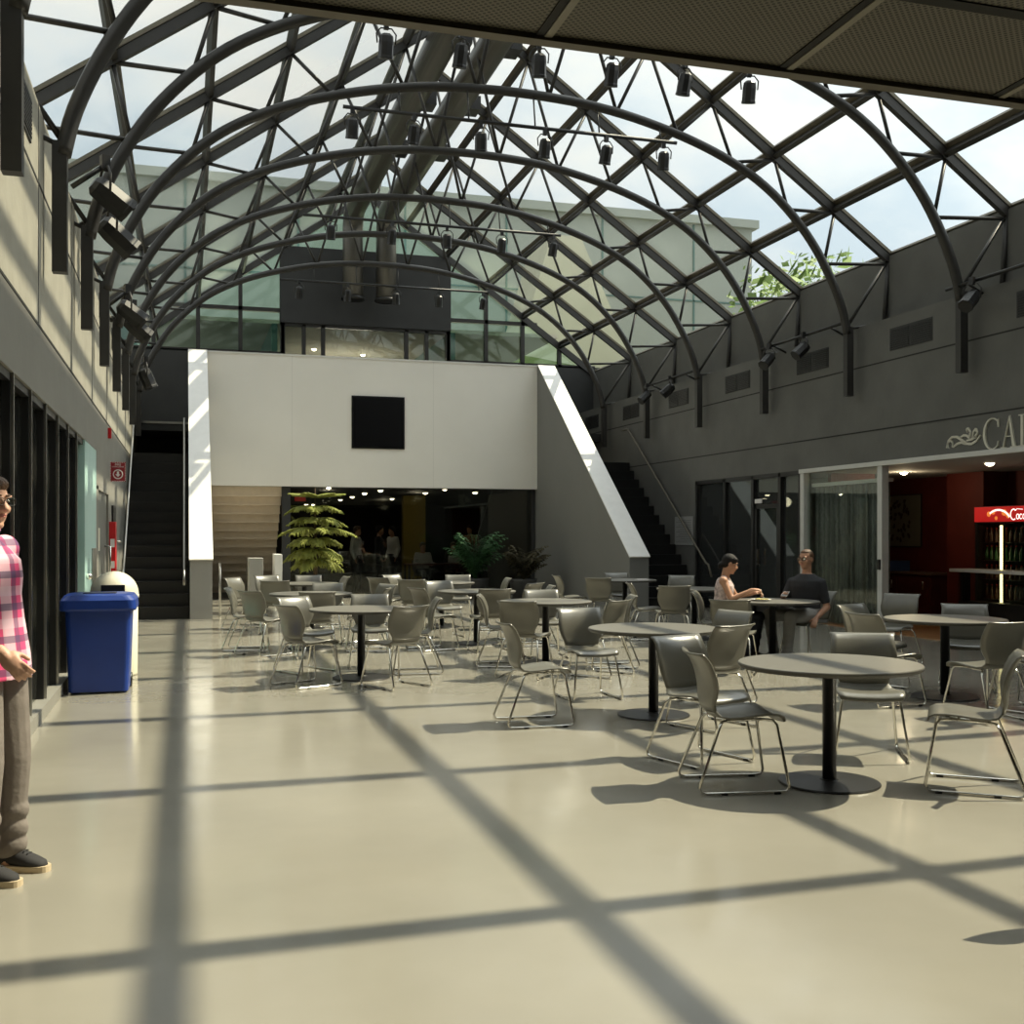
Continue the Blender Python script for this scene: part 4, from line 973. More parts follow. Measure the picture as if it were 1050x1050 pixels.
for y in (FW / 6 + 0.12,): MB().tube([(0.03, y, 0.2), (0.03, y, 1.68)], 0.022, 8).obj('tube_lamp', M['strip'], t)
bp = MB().lathe([(0.032, 0), (0.034, 0.01), (0.034, 0.13), (0.013, 0.19), (0.013, 0.225)], seg=10)
bm1 = bp.mesh('bottle_body', G['bottle']); bm2 = bp.mesh('bottle_body', G['bottleg']); capm = MB().lathe([(0.015, 0.225), (0.015, 0.245)], seg=8).mesh('cap', M['red'])
shelf_names = {0.45: 'lowest', 0.78: 'second', 1.1: 'third', 1.40: 'top'}
for z, sn in shelf_names.items():
    for k in range(8):
        b = thing('drink_bottle', '%s drink bottle, %s along the %s shelf of the lit fridge' % ('green' if z == 1.1 else 'dark brown', ordn[k], sn), 'bottle', (FX + 0.13, FY + FW / 2 - 0.14 - k * 0.115, z), 0, 'bottles on the %s fridge shelf' % sn)
        link('glass_body', bm2 if z == 1.1 else bm1, b); link('cap', capm, b)
t = thing('service_bar', 'white edged service bar with a dark glass front in the cafe', 'counter', (12.15, 13.75, 0))
MB().box(-0.12, 0.3, -1.6, 1.6, 0.92, 0.97).obj('bar_top', M['plastic_w'], t, 0.006)
MB().box(-0.02, 0.2, -1.5, 1.5, 0.0, 0.45).obj('front', M['black'], t)
MB().box(-0.03, -0.02, -1.5, 1.5, 0.45, 0.92).obj('glass_front', G['clear'], t)
for y in (-1.45, 0, 1.45): MB().box(0.0, 0.15, y - 0.03, y + 0.03, 0.45, 0.92).obj('support', M['black'], t)
def downlight(x, y, z, label, group, m):
    t = thing('downlight', label, 'lamp', (x, y, z), 0, group)
    MB().lathe([(0.075, -0.012), (0.095, -0.012), (0.10, 0.0), (0.075, 0.0)], seg=20).obj('trim_ring', M['plastic_w'], t)
    MB().lathe([(0.001, -0.055), (0.03, -0.050), (0.055, -0.034), (0.07, -0.012), (0.074, -0.001)], seg=20).obj('lens', m, t)
downlight(12.0, 16.5, 2.62, 'round downlight in the cafe ceiling nearer the curtain', 'cafe downlights', M['glow2'])
downlight(11.7, 14.0, 2.62, 'round downlight in the cafe ceiling over the drinks fridge side', 'cafe downlights', M['glow2'])
lp = bpy.data.lights.new('cafe_lamp', 'POINT'); lp.energy = 8; lp.color = (1, 0.8, 0.5); lp.shadow_soft_size = 0.1
lo = bpy.data.objects.new('cafe_lamp', lp); COL.objects.link(lo); lo.location = (12.0, 16.5, 2.45)
# lobby downlights
LOBBY_L = [(3.34, 27.0), (6.24, 27.04), (4.85, 28.4), (7.55, 29.05), (6.31, 29.71), (4.77, 30.53), (3.28, 31.35), (4.84, 33.38), (6.32, 34.82), (4.87, 36.27), (4.66, 42.41), (4.41, 42.5)]
for k, (x, y) in enumerate(LOBBY_L):
    downlight(x, y, 2.68, 'small bright downlight in the dark lobby ceiling, %s counted from the glass inward' % ordn[k], 'lobby downlights', M['glow'])
for x, y in ((3.6, 29.5), (6.2, 30.4), (6.4, 37.0)):
    lp = bpy.data.lights.new('lobby_lamp', 'POINT'); lp.energy = 7; lp.color = (1, 0.86, 0.62); lp.shadow_soft_size = 0.15
    lo = bpy.data.objects.new('lobby_lamp', lp); COL.objects.link(lo); lo.location = (x, y, 2.5)
downlight(3.65, 33.0, 7.02, 'round downlight in the upper lounge ceiling, nearer the left windows', 'lounge downlights', M['glow'])
downlight(5.2, 33.6, 7.02, 'round downlight in the upper lounge ceiling, farther in', 'lounge downlights', M['glow'])
for x in (4.3, 5.2):
    lp = bpy.data.lights.new('lounge_lamp', 'POINT'); lp.energy = 32; lp.color = (1, 0.9, 0.72); lp.shadow_soft_size = 0.2
    lo = bpy.data.objects.new('lounge_lamp', lp); COL.objects.link(lo); lo.location = (x, 33.6, 5.6)
o = MB().box(-0.15, 0.15, -0.02, 0.02, 0, 0.14).obj('exit_sign', M['exitred'], loc=(3.05, 31.0, 2.45)); tag(o, 'glowing red exit lamp deep in the lobby behind the pine', 'sign')

# ================================================================== OUTSIDE
t = thing('office_building', 'pale grey green building outside beyond the glazed roof end', 'building', (0, 62, 0))
MB().box(-48, 34, 0, 12, -0.3, 20.6).obj('facade', M['bldg'], t)
j = MB()
for x in range(-48, 35, 6): j.box(x - 0.06, x + 0.06, -0.05, 0.0, 0, 20.6)
for z in (6.5, 11.2, 15.9): j.box(-48, 34, -0.05, 0.0, z - 0.05, z + 0.05)
j.obj('panel_joint', M['bldgt'], t)
MB().box(-48.3, 34.3, -0.4, 12.3, 20.6, 21.1).obj('roof_coping', M['bldg'], t)
t = thing('teal_annex', 'low teal glazed building outside the end glass, left of the dark panel', 'building', (-4, 44, 0))
MB().box(-14, 9, 0, 6, 0, 9.6).obj('facade', M['bldgt'], t)
j = MB()
for k in range(9): j.bar((-13 + k * 2.5, -0.08, 5.4), (-11.0 + k * 2.5, -0.08, 9.3), 0.07, 0.05).bar((-11 + k * 2.5, -0.08, 5.4), (-13 + k * 2.5, -0.08, 9.3), 0.07, 0.05)
j.obj('brace_pattern', M['bldg'], t)
t = thing('green_annex', 'low mossy green roofed building outside the end glass, right of the dark panel', 'building', (14, 44, 0))
MB().prism([(-8, 0), (12, 0), (12, 7.2), (-8, 10.1)], lambda u, v, w: (u, w, v), 6).obj('gable_wall', M['bldgg'], t)
t = thing('stone_gable', 'cream stone gable outside seen through the roof glass on the cafe side', 'building', (19.5, 54, 0))
MB().prism([(-3.0, 0), (3.0, 0), (3.0, 11), (0.2, 17.0), (-1.4, 17.0), (-3.0, 11.5)], lambda u, v, w: (u, w, v), 4).obj('gable_wall', M['bldgc'], t)
def tree(x, y, h, r, label, seed, n=900):
    rnd = random.Random(seed); t = thing('street_tree', label, 'tree', (x, y, 0), 0, 'trees outside beyond the roof')
    tr = MB().tube([(0, 0, 0), (0.2, 0, h * 0.35), (-0.1, 0.1, h * 0.7)], [0.35, 0.28, 0.12], 8)
    for k in range(7):
        a = k * 0.9; tr.tube([(0, 0, h * (0.4 + 0.04 * k)), (math.cos(a) * r * 0.4, math.sin(a) * r * 0.4, h * (0.6 + 0.03 * k)), (math.cos(a) * r * 0.75, math.sin(a) * r * 0.75, h * (0.72 + 0.03 * k))], [0.14, 0.09, 0.03], 6)
    tr.obj('trunk', M['trunk'], t)
    f = MB()
    for k in range(n):
        d = V((rnd.gauss(0, 1), rnd.gauss(0, 1), rnd.gauss(0, 1))).normalized(); q = rnd.random() ** 0.4
        c = V((d.x * r * q, d.y * r * q, h * 0.74 + d.z * h * 0.27 * q + 0.4 * math.sin(d.x * 7)))
        u = V((rnd.gauss(0, 1), rnd.gauss(0, 1), rnd.gauss(0, 1))).normalized(); w = u.orthogonal().normalized(); s = rnd.uniform(0.18, 0.42)
        f.add([c - u * s, c + w * s * 0.5, c + u * s, c - w * s * 0.5], [(0, 1, 2, 3)])
    f.obj('foliage', M['leaf'], t)
tree(23.6, 38, 12.3, 3.0, 'leafy tree outside, nearer, showing just above the charcoal wall', 3, 1500)
tree(30.5, 52, 16.2, 3.4, 'leafy tree outside, farther back toward the pale building', 5, 1100)

# ================================================================== PLANTS
def norfolk(x, y):
    rnd = random.Random(11); t = thing('potted_pine', 'tall potted conifer with tiered drooping yellow green branches before the lobby', 'plant', (x, y, 0))
    MB().lathe([(0.20, 0), (0.27, 0.42), (0.29, 0.44), (0.29, 0.48), (0.25, 0.48), (0.24, 0.44)], seg=28).obj('pot', M['pot'], t)
    MB().lathe([(0.001, 0.435), (0.24, 0.435), (0.24, 0.445)], seg=20).obj('soil', M['soil'], t)
    MB().tube([(0, 0, 0.42), (0.02, 0, 1.2), (0, 0.01, 1.9), (0.0, 0, 2.46)], [0.042, 0.034, 0.022, 0.006], 8).obj('trunk', M['trunk'], t)
    for w, (z, L, n, droop) in enumerate([(2.27, 0.62, 6, 0.0), (2.03, 0.58, 6, 0.40), (1.80, 0.58, 6, 0.42), (1.60, 0.84, 6, 0.30), (1.40, 0.66, 7, 0.42), (1.20, 0.66, 7, 0.55), (1.00, 0.52, 6, 0.6)]):
        for k in range(n):
            a = 2 * PI * k / n + w * 0.55 + rnd.uniform(-.2, .2); Lk = L * rnd.uniform(0.72, 1.12); d = V((math.cos(a), math.sin(a), 0)); sdv = V((-d.y, d.x, 0))
            pts = [V((0, 0, z)) + d * Lk * q + V((0, 0, 0.13 * math.sin(q * 2.2) * (1 if droop > 0.1 else 0.35) - droop * Lk * q ** 1.6 + 0.10 * max(0, q - 0.72))) for q in [i / 8 for i in range(9)]]
            m = MB().tube(pts, [0.014, 0.02, 0.026, 0.03, 0.032, 0.032, 0.028, 0.02, 0.007], 6)
            for i in range(1, 9):
                for sg in (-1, 1):
                    for h in (0.25, 0.75):
                        base = pts[i - 1].lerp(pts[i], h); l = (0.05 + 0.12 * math.sin(PI * (i - 0.2) / 8.6)) * rnd.uniform(0.7, 1.2)
                        hang = (0.32 + 0.10 * w if droop > 0.1 else 0.1) * l * rnd.uniform(0.4, 1.3)
                        m.tube([base, base + sdv * sg * l * 0.55 + d * l * 0.35 + V((0, 0, -hang * 0.2)), base + sdv * sg * l * 0.9 + d * l * 0.6 + V((0, 0, -hang))], [0.016, 0.018, 0.005], 5)
            m.obj('branch', M['pine'], t)
norfolk(2.48, 22.2)
def fern_bush(x, y, h, r, label, seed, nf, m1, base=0.5):
    rnd = random.Random(seed); t = thing('potted_fern', label, 'plant', (x, y, 0), 0)
    MB().lathe([(0.24, 0), (0.32, base - 0.05), (0.34, base), (0.30, base), (0.29, base - 0.05)], seg=24).obj('pot', M['pot'], t)
    MB().lathe([(0.001, base - 0.06), (0.29, base - 0.06), (0.29, base - 0.05)], seg=16).obj('soil', M['soil'], t)
    for k in range(nf):
        a = rnd.uniform(0, 2 * PI); L = r * rnd.uniform(0.5, 1.1); hh = (h - base) * rnd.uniform(0.45, 1.0); d = V((math.cos(a), math.sin(a), 0)); sd = V((-d.y, d.x, 0)); f = MB()
        pts = [V((0, 0, base - 0.06)) + d * L * q + V((0, 0, hh * (1.7 * q - 0.9 * q * q))) for q in [i / 9 for i in range(10)]]
        f.tube(pts, 0.005, 4)
        for i in range(2, 10):
            for sg in (-1, 1):
                l = 0.17 * math.sin(PI * (i - 0.6) / 9.4) + 0.03; b = pts[i - 1].lerp(pts[i], 0.6); e = b + sd * sg * l + d * l * 0.35 + V((0, 0, -l * 0.35)); w = d * 0.022
                f.add([b - w, b.lerp(e, 0.5) - w * 1.2 + V((0, 0, 0.012)), e, b.lerp(e, 0.5) + w * 1.2 + V((0, 0, 0.012)), b + w], [(0, 1, 3, 4), (1, 2, 3)])
        f.obj('frond', m1, t)
fern_bush(6.55, 25.2, 1.95, 0.75, 'large dark green potted fern against the lobby glass', 21, 60, M['fern'])
fern_bush(7.55, 24.6, 1.55, 0.6, 'smaller brownish potted fern by the sloping white parapet', 22, 40, M['dryfern'])

# ================================================================== PEOPLE
def remesh(mb, name, m, voxel, smooth, parent):
    me = mb.mesh(name, m); o = link('tmp', me)
    r = o.modifiers.new('r', 'REMESH'); r.mode = 'VOXEL'; r.voxel_size = voxel; r.use_smooth_shade = True
    if smooth:
        s = o.modifiers.new('s', 'SMOOTH'); s.iterations = smooth; s.factor = 0.5
    bpy.context.view_layer.update()
    out = bpy.data.meshes.new_from_object(o.evaluated_get(bpy.context.evaluated_depsgraph_get())); out.name = name
    bpy.data.objects.remove(o); bpy.data.meshes.remove(me)
    out.materials.clear(); out.materials.append(m); out.polygons.foreach_set('use_smooth', [True] * len(out.polygons))
    return link(name, out, parent)
def seg_frame(d, hint):
    d = V(d).normalized(); s = d.cross(V(hint)); s.normalize(); return d, s, s.cross(d)
def hand(mb, wr, d, n, out, curl=0.35, thumb=0.6, sc=1.0):
    """wr wrist, d towards knuckles, n back-of-hand normal, out the side where the thumb sits"""
    d = V(d).normalized(); n = (V(n) - d * V(n).dot(d)).normalized(); s = d.cross(n).normalized()
    if s.dot(V(out)) < 0: s = -s
    R3 = Matrix((s, d, n)).transposed()
    mb.ball(V(wr) + d * 0.045 * sc, (0.040 * sc, 0.054 * sc, 0.0165 * sc), 14, 10, R3)
    mb.capsule(V(wr) - d * 0.02, V(wr) + d * 0.03, 0.026 * sc, 0.024 * sc)
    for off, L, w in ((0.029, 0.075, 0.0088), (0.0098, 0.083, 0.0090), (-0.0098, 0.077, 0.0086), (-0.028, 0.060, 0.0078)):
        p = V(wr) + (d * 0.082 + s * off) * sc; a = 0.0
        for frac, k in ((0.46, 1.0), (0.30, 1.35), (0.24, 1.0)):
            a += curl * k; q = p + (d * math.cos(a) - n * math.sin(a) + s * off * 4.5 * (1 - curl)) * L * frac * sc
            mb.capsule(p, q, w * sc, w * 0.93 * sc, 10); p = q; w *= 0.94
    p = V(wr) + (d * 0.022 + s * 0.028 - n * 0.004) * sc; q = p + (d * 0.7 + s * thumb - n * 0.35).normalized() * 0.038 * sc
    mb.capsule(p, q, 0.0125 * sc, 0.0105 * sc, 10); r = q + (d * 0.9 + s * thumb * 0.35 - n * 0.45).normalized() * 0.032 * sc
    mb.capsule(q, r, 0.0105 * sc, 0.0088 * sc, 10)
def person(name, label, loc, J, f, skin, top_m, leg_m, voxel=0.009, sleeve='short', hairm=None, hair='short', head_f=None, head_up=(0, 0, 1), glasses=False, hands=(), k=1.0, female=False, shoes=True, group=None, detail=True, hs=1.0, hem=False, rim=0.0024, nose=1.0):
    """J: joints as offsets from loc in world axes"""
    J = {a: V(b) for a, b in J.items()}; f = V(f).normalized(); r = V((f.y, -f.x, 0))
    t = thing(name, label, 'person', loc, 0, group)
    up = (J['neck'] - J['pelvis']).normalized(); fy = (f - up * f.dot(up)).normalized(); rx = fy.cross(up)
    def torso(mb, e, z0=-0.06, z1=1.0, fem=female):
        L = (J['neck'] - J['pelvis']).length; secs = []
        prof = [(-0.10, .145, .10), (-0.02, .168, .118), (0.12, .160, .112), (0.30, .140 if fem else .152, .102), (0.48, .145 if fem else .160, .108), (0.66, .160 if fem else .178, .120), (0.80, .160 if fem else .180, .112), (0.90, .118 if fem else .128, .088), (0.97, .074, .066), (1.03, .056, .056)]
        for q, a, b in prof:
            if q * L < z0 * 1 or q > z1: continue
            secs.append((J['pelvis'] + up * L * q + fy * (0.012 if 0.4 < q < 0.85 else 0.0), a * k + e, b * k + e, rx, fy))
        mb.loft(secs, 22)
    hf = V(head_f if head_f else f).normalized(); hu = (V(head_up) - hf * V(head_up).dot(hf)).normalized(); hr = hf.cross(hu); HR = Matrix((hr, hf, hu)).transposed(); hc = J['head']
    def H(x, y, z): return hc + HR @ (V((x, y, z)) * hs)
    def hb(mb, c, rr, seg=16, ring=12): mb.ball(H(*c), [q * hs for q in rr], seg, ring, HR)
    B = MB(); torso(B, 0.0)
    B.capsule(J['neck'] - up * 0.06, hc - hu * 0.06 - hf * 0.02, 0.060 * k, 0.052 * k)
    hb(B, (0, -0.010, 0.022), (0.076, 0.096, 0.100)); hb(B, (0, 0.020, -0.045), (0.061, 0.074, 0.082)); hb(B, (0, 0.066, -0.100), (0.028, 0.022, 0.020))
    if detail:
        B.capsule(H(0, 0.088, 0.012), H(0, 0.088 + 0.024 * nose, -0.028), 0.009 * hs, 0.0145 * hs * nose); hb(B, (0.013, 0.098, -0.031), (0.009, 0.009, 0.008), 8, 6); hb(B, (-0.013, 0.098, -0.031), (0.009, 0.009, 0.008), 8, 6)
        for sx in (-1, 1):
            hb(B, (sx * 0.032, 0.076, 0.028), (0.030, 0.014, 0.010)); hb(B, (sx * 0.043, 0.062, -0.028), (0.024, 0.020, 0.024)); hb(B, (sx * 0.078, -0.008, -0.008), (0.010, 0.020, 0.033))
        hb(B, (0, 0.082, -0.058), (0.028, 0.014, 0.018))
    for sd in 'rl':
        B.capsule(J['sh' + sd], J['el' + sd], 0.050 * k, 0.040 * k); B.capsule(J['el' + sd], J['wr' + sd], 0.041 * k, 0.027 * k); B.ball(J['sh' + sd], 0.062 * k)
        B.capsule(J['hip' + sd], J['kn' + sd], 0.080 * k, 0.054 * k); B.capsule(J['kn' + sd], J['an' + sd], 0.054 * k, 0.038 * k)
        B.capsule(J['an' + sd], J['an' + sd] + V((0, 0, -0.05)), 0.038 * k, 0.038 * k)
        if 'neck' in J: B.capsule(J['neck'] - up * 0.045, J['sh' + sd], 0.040 * k, 0.050 * k)
    for hnd in hands: hand(B, *hnd[:4], **(hnd[4] if len(hnd) > 4 else {}))
    if not hands:
        for sd in 'rl': d = (J['wr' + sd] - J['el' + sd]).normalized(); B.capsule(J['wr' + sd], J['wr' + sd] + d * 0.10, 0.027 * k, 0.022 * k)
    body = remesh(B, 'body', skin, voxel, 2, t)
    # clothes
    T = MB(); torso(T, 0.013 * k, z0=-0.12, z1=0.98)
    for sd in 'rl':
        if sleeve == 'none': T.capsule(J['neck'] - up * 0.07, J['sh' + sd].lerp(J['neck'], 0.35), 0.058 * k, 0.056 * k); continue
        T.ball(J['sh' + sd], 0.066 * k); T.capsule(J['neck'] - up * 0.045, J['sh' + sd], 0.050 * k, 0.064 * k)
        if sleeve == 'short': T.capsule(J['sh' + sd], J['sh' + sd].lerp(J['el' + sd], 0.72), 0.066 * k, 0.056 * k)
        else: T.capsule(J['sh' + sd], J['el' + sd], 0.066 * k, 0.054 * k); T.capsule(J['el' + sd], J['el' + sd].lerp(J['wr' + sd], 0.9 if sleeve == 'long' else 0.55), 0.055 * k, 0.043 * k)
    if hem:
        L = (J['neck'] - J['pelvis']).length
        T.loft([(J['pelvis'] + up * L * q + fy * 0.01, a * k, b * k, rx, fy) for q, a, b in ((-0.20, .188, .142), (-0.12, .188, .142), (0.0, .188, .142), (0.14, .182, .136), (0.30, .174, .130), (0.46, .172, .128), (0.60, .172, .125))], 22)
        cl = MB().tube([J['neck'] + up * (0.012 + 0.022 * math.cos(a)) * -1 + up * 0.03 + rx * 0.070 * math.sin(a) - fy * 0.066 * math.cos(a) + fy * 0.008 for a in [0.5 + (2 * PI - 1.0) * i / 18 + PI for i in range(19)]], [0.004] + [0.017] * 17 + [0.004], 8)
        cl.obj('collar', top_m, t)
    shirt = remesh(T, 'shirt' if not female else 'blouse', top_m, voxel * 1.1, 2, t)
    if leg_m is not None:
        Pn = MB(); L = (J['neck'] - J['pelvis']).length
        Pn.loft([(J['pelvis'] + up * L * q, a * k, b * k, rx, fy) for q, a, b in ((-0.16, .10, .08), (-0.10, .155, .115), (-0.02, .184, .134), (0.10, .178, .130), (0.14, .172, .124))], 22)
        for sd in 'rl':
            a_, b_, c_ = J['hip' + sd], J['kn' + sd], J['an' + sd]; Pn.capsule(a_, b_, 0.096 * k, 0.074 * k); Pn.capsule(b_, c_ + (b_ - c_).normalized() * 0.02, 0.073 * k, 0.060 * k)
            for q in (0.55, 0.75, 0.92): Pn.capsule(b_.lerp(c_, q) + f * 0.012, b_.lerp(c_, q + 0.03) - f * 0.012, 0.066 * k, 0.062 * k)
        remesh(Pn, 'trousers', leg_m, voxel * 1.2, 2, t)
    if shoes:
        for sd in 'rl':
            a_ = J['an' + sd]; tf = V(J.get('toe' + sd, f)).normalized(); tr_ = V((tf.y, -tf.x, 0)); zf = a_.z - 0.085
            S = MB(); base = V((a_.x, a_.y, zf))
            S.loft([(base + tf * y + V((0, 0, h / 2 + 0.012)), w, h / 2, tr_, V((0, 0, 1))) for y, w, h in ((-0.075, 0.012, 0.04), (-0.06, 0.034, 0.075), (-0.02, 0.040, 0.10), (0.03, 0.042, 0.10), (0.08, 0.046, 0.075), (0.13, 0.047, 0.055), (0.165, 0.036, 0.042), (0.185, 0.012, 0.025))], 14)
            sh = S.obj('shoe', M['shoe'], t)
            MB().prism([(0.052 * math.copysign(abs(math.cos(q * PI / 12)) ** 0.6, math.cos(q * PI / 12)) * 0.95, 0.055 + 0.142 * math.copysign(abs(math.sin(q * PI / 12)) ** 0.7, math.sin(q * PI / 12))) for q in range(24)], lambda u, v, w: base + tr_ * u + tf * v + V((0, 0, w)), 0.028).obj('sole', M['sole'], sh)
            if detail:
                lc = MB()
                for q in range(4): lc.tube([base + tf * (0.045 + q * 0.018) + tr_ * x + V((0, 0, 0.112 - q * 0.010 - abs(x) * 0.25)) for x in (-0.02, 0, 0.02)], 0.003, 5)
                lc.obj('laces', M['black'], sh)
    # face parts
    if detail:
        for sx in (-1, 1):
            e = MB(); hb(e, (sx * 0.031, 0.0755, 0.008), (0.0135, 0.0125, 0.0085)); eo = e.obj('eye', M['eye'], t)
            e = MB(); hb(e, (sx * 0.031, 0.0862, 0.008), (0.005, 0.003, 0.005), 10, 6); e.obj('iris', M['iris'], eo)
        e = MB(); hb(e, (0, 0.0925, -0.0535), (0.023, 0.006, 0.0042), 12, 6); hb(e, (0, 0.0915, -0.0615), (0.020, 0.007, 0.0050), 12, 6); e.obj('lips', M['lips'], t)
        e = MB()
        for sx in (-1, 1): e.tube([H(sx * 0.014, 0.091, 0.031), H(sx * 0.032, 0.0895, 0.036), H(sx * 0.050, 0.078, 0.030)], 0.0042 * hs, 6)
        e.obj('eyebrows', hairm or M['hair_bk'], t)
    if hairm:
        h = MB()
        if hair == 'short':
            hb(h, (0, -0.020, 0.040), (0.083, 0.098, 0.092)); hb(h, (0, -0.050, 0.0), (0.078, 0.066, 0.075)); hb(h, (0, 0.030, 0.080), (0.066, 0.058, 0.040))
        elif hair == 'thin':
            hb(h, (0, -0.024, 0.034), (0.081, 0.092, 0.092)); hb(h, (0, 0.002, 0.085), (0.060, 0.070, 0.034)); hb(h, (0, -0.045, -0.005), (0.079, 0.062, 0.06))
        else:
            hb(h, (0, -0.020, 0.036), (0.084, 0.100, 0.094)); hb(h, (0, -0.050, -0.005), (0.077, 0.062, 0.070)); hb(h, (0, -0.112, -0.055), (0.042, 0.036, 0.046)); hb(h, (0.045, 0.035, 0.062), (0.045, 0.045, 0.04)); hb(h, (-0.045, 0.035, 0.062), (0.045, 0.045, 0.04))
        remesh(h, 'hair', hairm, 0.008, 2, t)
    if glasses:
        g = MB()
        for sx in (-1, 1):
            cx = sx * 0.033; ring = [H(cx + 0.025 * math.copysign(abs(math.cos(a)) ** 0.6, math.cos(a)), 0.104, 0.006 + 0.017 * math.copysign(abs(math.sin(a)) ** 0.6, math.sin(a))) for a in [2 * PI * q / 20 for q in range(20)]]
            g.tube(ring, rim * hs, 6, True); g.tube([H(sx * 0.058, 0.102, 0.011), H(sx * 0.076, 0.07, 0.011), H(sx * 0.083, -0.005, 0.008)], 0.0022 * hs, 6)
        g.tube([H(-0.009, 0.105, 0.009), H(0, 0.110, 0.011), H(0.009, 0.105, 0.009)], 0.0022 * hs, 6)
        go = g.obj('glasses', M['black'], t)
        l = MB()
        for sx in (-1, 1): l.prism([(0.023 * math.cos(a), 0.016 * math.sin(a)) for a in [2 * PI * q / 16 for q in range(16)]], lambda u, v, w: H(sx * 0.033 + u, 0.103 + w, 0.006 + v), 0.001)
        l.obj('lens', G['clear'], go)
    return t
def standing_J(f, h=1.75, r_arm=None, l_arm=None, step=0.0):
    f = V(f).normalized(); r = V((f.y, -f.x, 0)); s = h / 1.75; Z = V((0, 0, 1))
    def P(x, y, z): return (r * x + f * y + Z * z) * s
    J = dict(pelvis=P(0, 0, 0.96), neck=P(0, -0.01, 1.48), head=P(0, 0.03, 1.64))
    for sd, sx in (('r', 1), ('l', -1)):
        J['sh' + sd] = P(sx * 0.175, -0.01, 1.43); J['el' + sd] = P(sx * 0.235, -0.04, 1.14); J['wr' + sd] = P(sx * 0.235, 0.06, 0.90)
        J['hip' + sd] = P(sx * 0.09, 0, 0.92); J['kn' + sd] = P(sx * 0.10, 0.02 + step * sx, 0.50); J['an' + sd] = P(sx * 0.105, -0.02 + step * 1.6 * sx, 0.085 / s)
    for sd, a in (('r', r_arm), ('l', l_arm)):
        if a: J['el' + sd] = P(*a[0]); J['wr' + sd] = P(*a[1])
    return J, P
# standing man at the dark glazed partition, facing into the hall
F = V((0.90, -0.43, 0)).normalized(); J, P = standing_J(F, 1.79, ((0.25, 0.01, 1.09), (0.22, 0.25, 1.00)), ((-0.25, -0.10, 1.12), (-0.24, -0.06, 0.86)))
for q_, a_ in (('pelvis', 0.04), ('hipr', 0.05), ('hipl', 0.05), ('knr', 0.07), ('knl', 0.07), ('anr', 0.085), ('anl', 0.085)): J[q_] = J[q_] + F * a_
hd = (J['wrr'] - J['elr']).normalized(); rr = V((F.y, -F.x, 0))
person('person', 'man in a pink plaid shirt, grey trousers and glasses standing by the dark glazed partition', (-0.875, 5.42, 0), J, F, M['skin'], M['plaid'], M['pants'], 0.0055, 'half', M['hair_br'], 'short', head_f=(F + V((0, -0.28, -0.08))), glasses=True, hem=True, rim=0.0018,
       hands=[(J['wrr'], hd * 0.4 + F * 0.5 - V((0, 0, 0.7)), rr + V((0, 0, 0.6)), F + V((0, 0, 0.3)), dict(curl=0.42, thumb=0.5, sc=1.02)), (J['wrl'], V((0, 0, -1)) + F * 0.3, -rr, F, dict(curl=0.4))], k=1.02)
# seated man
F = V((-0.72, -0.69, 0)).normalized(); R_ = V((F.y, -F.x, 0)); CF = V((-0.97, -0.25, 0)).normalized(); CR = V((CF.y, -CF.x, 0)); Z = V((0, 0, 1))
J = dict(pelvis=Z * 0.555 - CF * 0.02, neck=Z * 1.06 - CF * 0.03 + F * 0.01, head=Z * 1.225 + F * 0.03 - CF * 0.03)
J['shr'] = J['neck'] + R_ * 0.175 - Z * 0.13; J['shl'] = J['neck'] - R_ * 0.175 - Z * 0.13
J['elr'] = J['shr'] + R_ * 0.10 + F * 0.03 - Z * 0.235; J['wrr'] = J['elr'] + F * 0.20 - R_ * 0.05 + Z * 0.085
J['ell'] = J['shl'] - R_ * 0.07 - Z * 0.29 - F * 0.02; J['wrl'] = J['ell'] + F * 0.20 + R_ * 0.08 - Z * 0.13
J['hipr'] = Z * 0.535 + CR * 0.10 + CF * 0.02; J['hipl'] = Z * 0.535 - CR * 0.10 + CF * 0.02
J['knr'] = Z * 0.55 + CR * 0.15 + CF * 0.46; J['knl'] = Z * 0.54 - CR * 0.17 + CF * 0.42
J['anr'] = Z * 0.085 + CR * 0.14 + CF * 0.38; J['anl'] = Z * 0.085 - CR * 0.16 + CF * 0.46
J['toer'] = CF; J['toel'] = CF
mloc = V((7.34, 12.05, 0))
person('person', 'man in a charcoal t-shirt and dark glasses seated at the table, phone in hand', mloc, J, F, M['skin2'], M['tee'], M['jeans'], 0.0085, 'short', M['hair_br'], 'thin', head_f=V((-0.93, -0.42, -0.06)), glasses=True, rim=0.0042,
       hands=[(J['wrr'], F * 0.8 + Z * 0.25 - R_ * 0.2, R_ * 0.8 + Z * 0.5, Z, dict(curl=0.6, thumb=0.6)), (J['wrl'], F + V((0, 0, -0.6)), V((0, 0, 1)) - R_ * 0.3, R_, dict(curl=0.35))], k=1.03)
t = thing('phone', 'small phone with a pale edge in the seated man\'s hand', 'phone', mloc + J['wrr'] + F * 0.10 - R_ * 0.05 + Z * 0.02, 0)
t.rotation_euler = (1.15, 0.0, 2.3)
MB().box(-0.036, 0.036, -0.004, 0.004, -0.05, 0.075).obj('case', M['rail'], t); MB().box(-0.033, 0.033, 0.004, 0.0048, -0.045, 0.07).obj('screen', M['screen'], t)
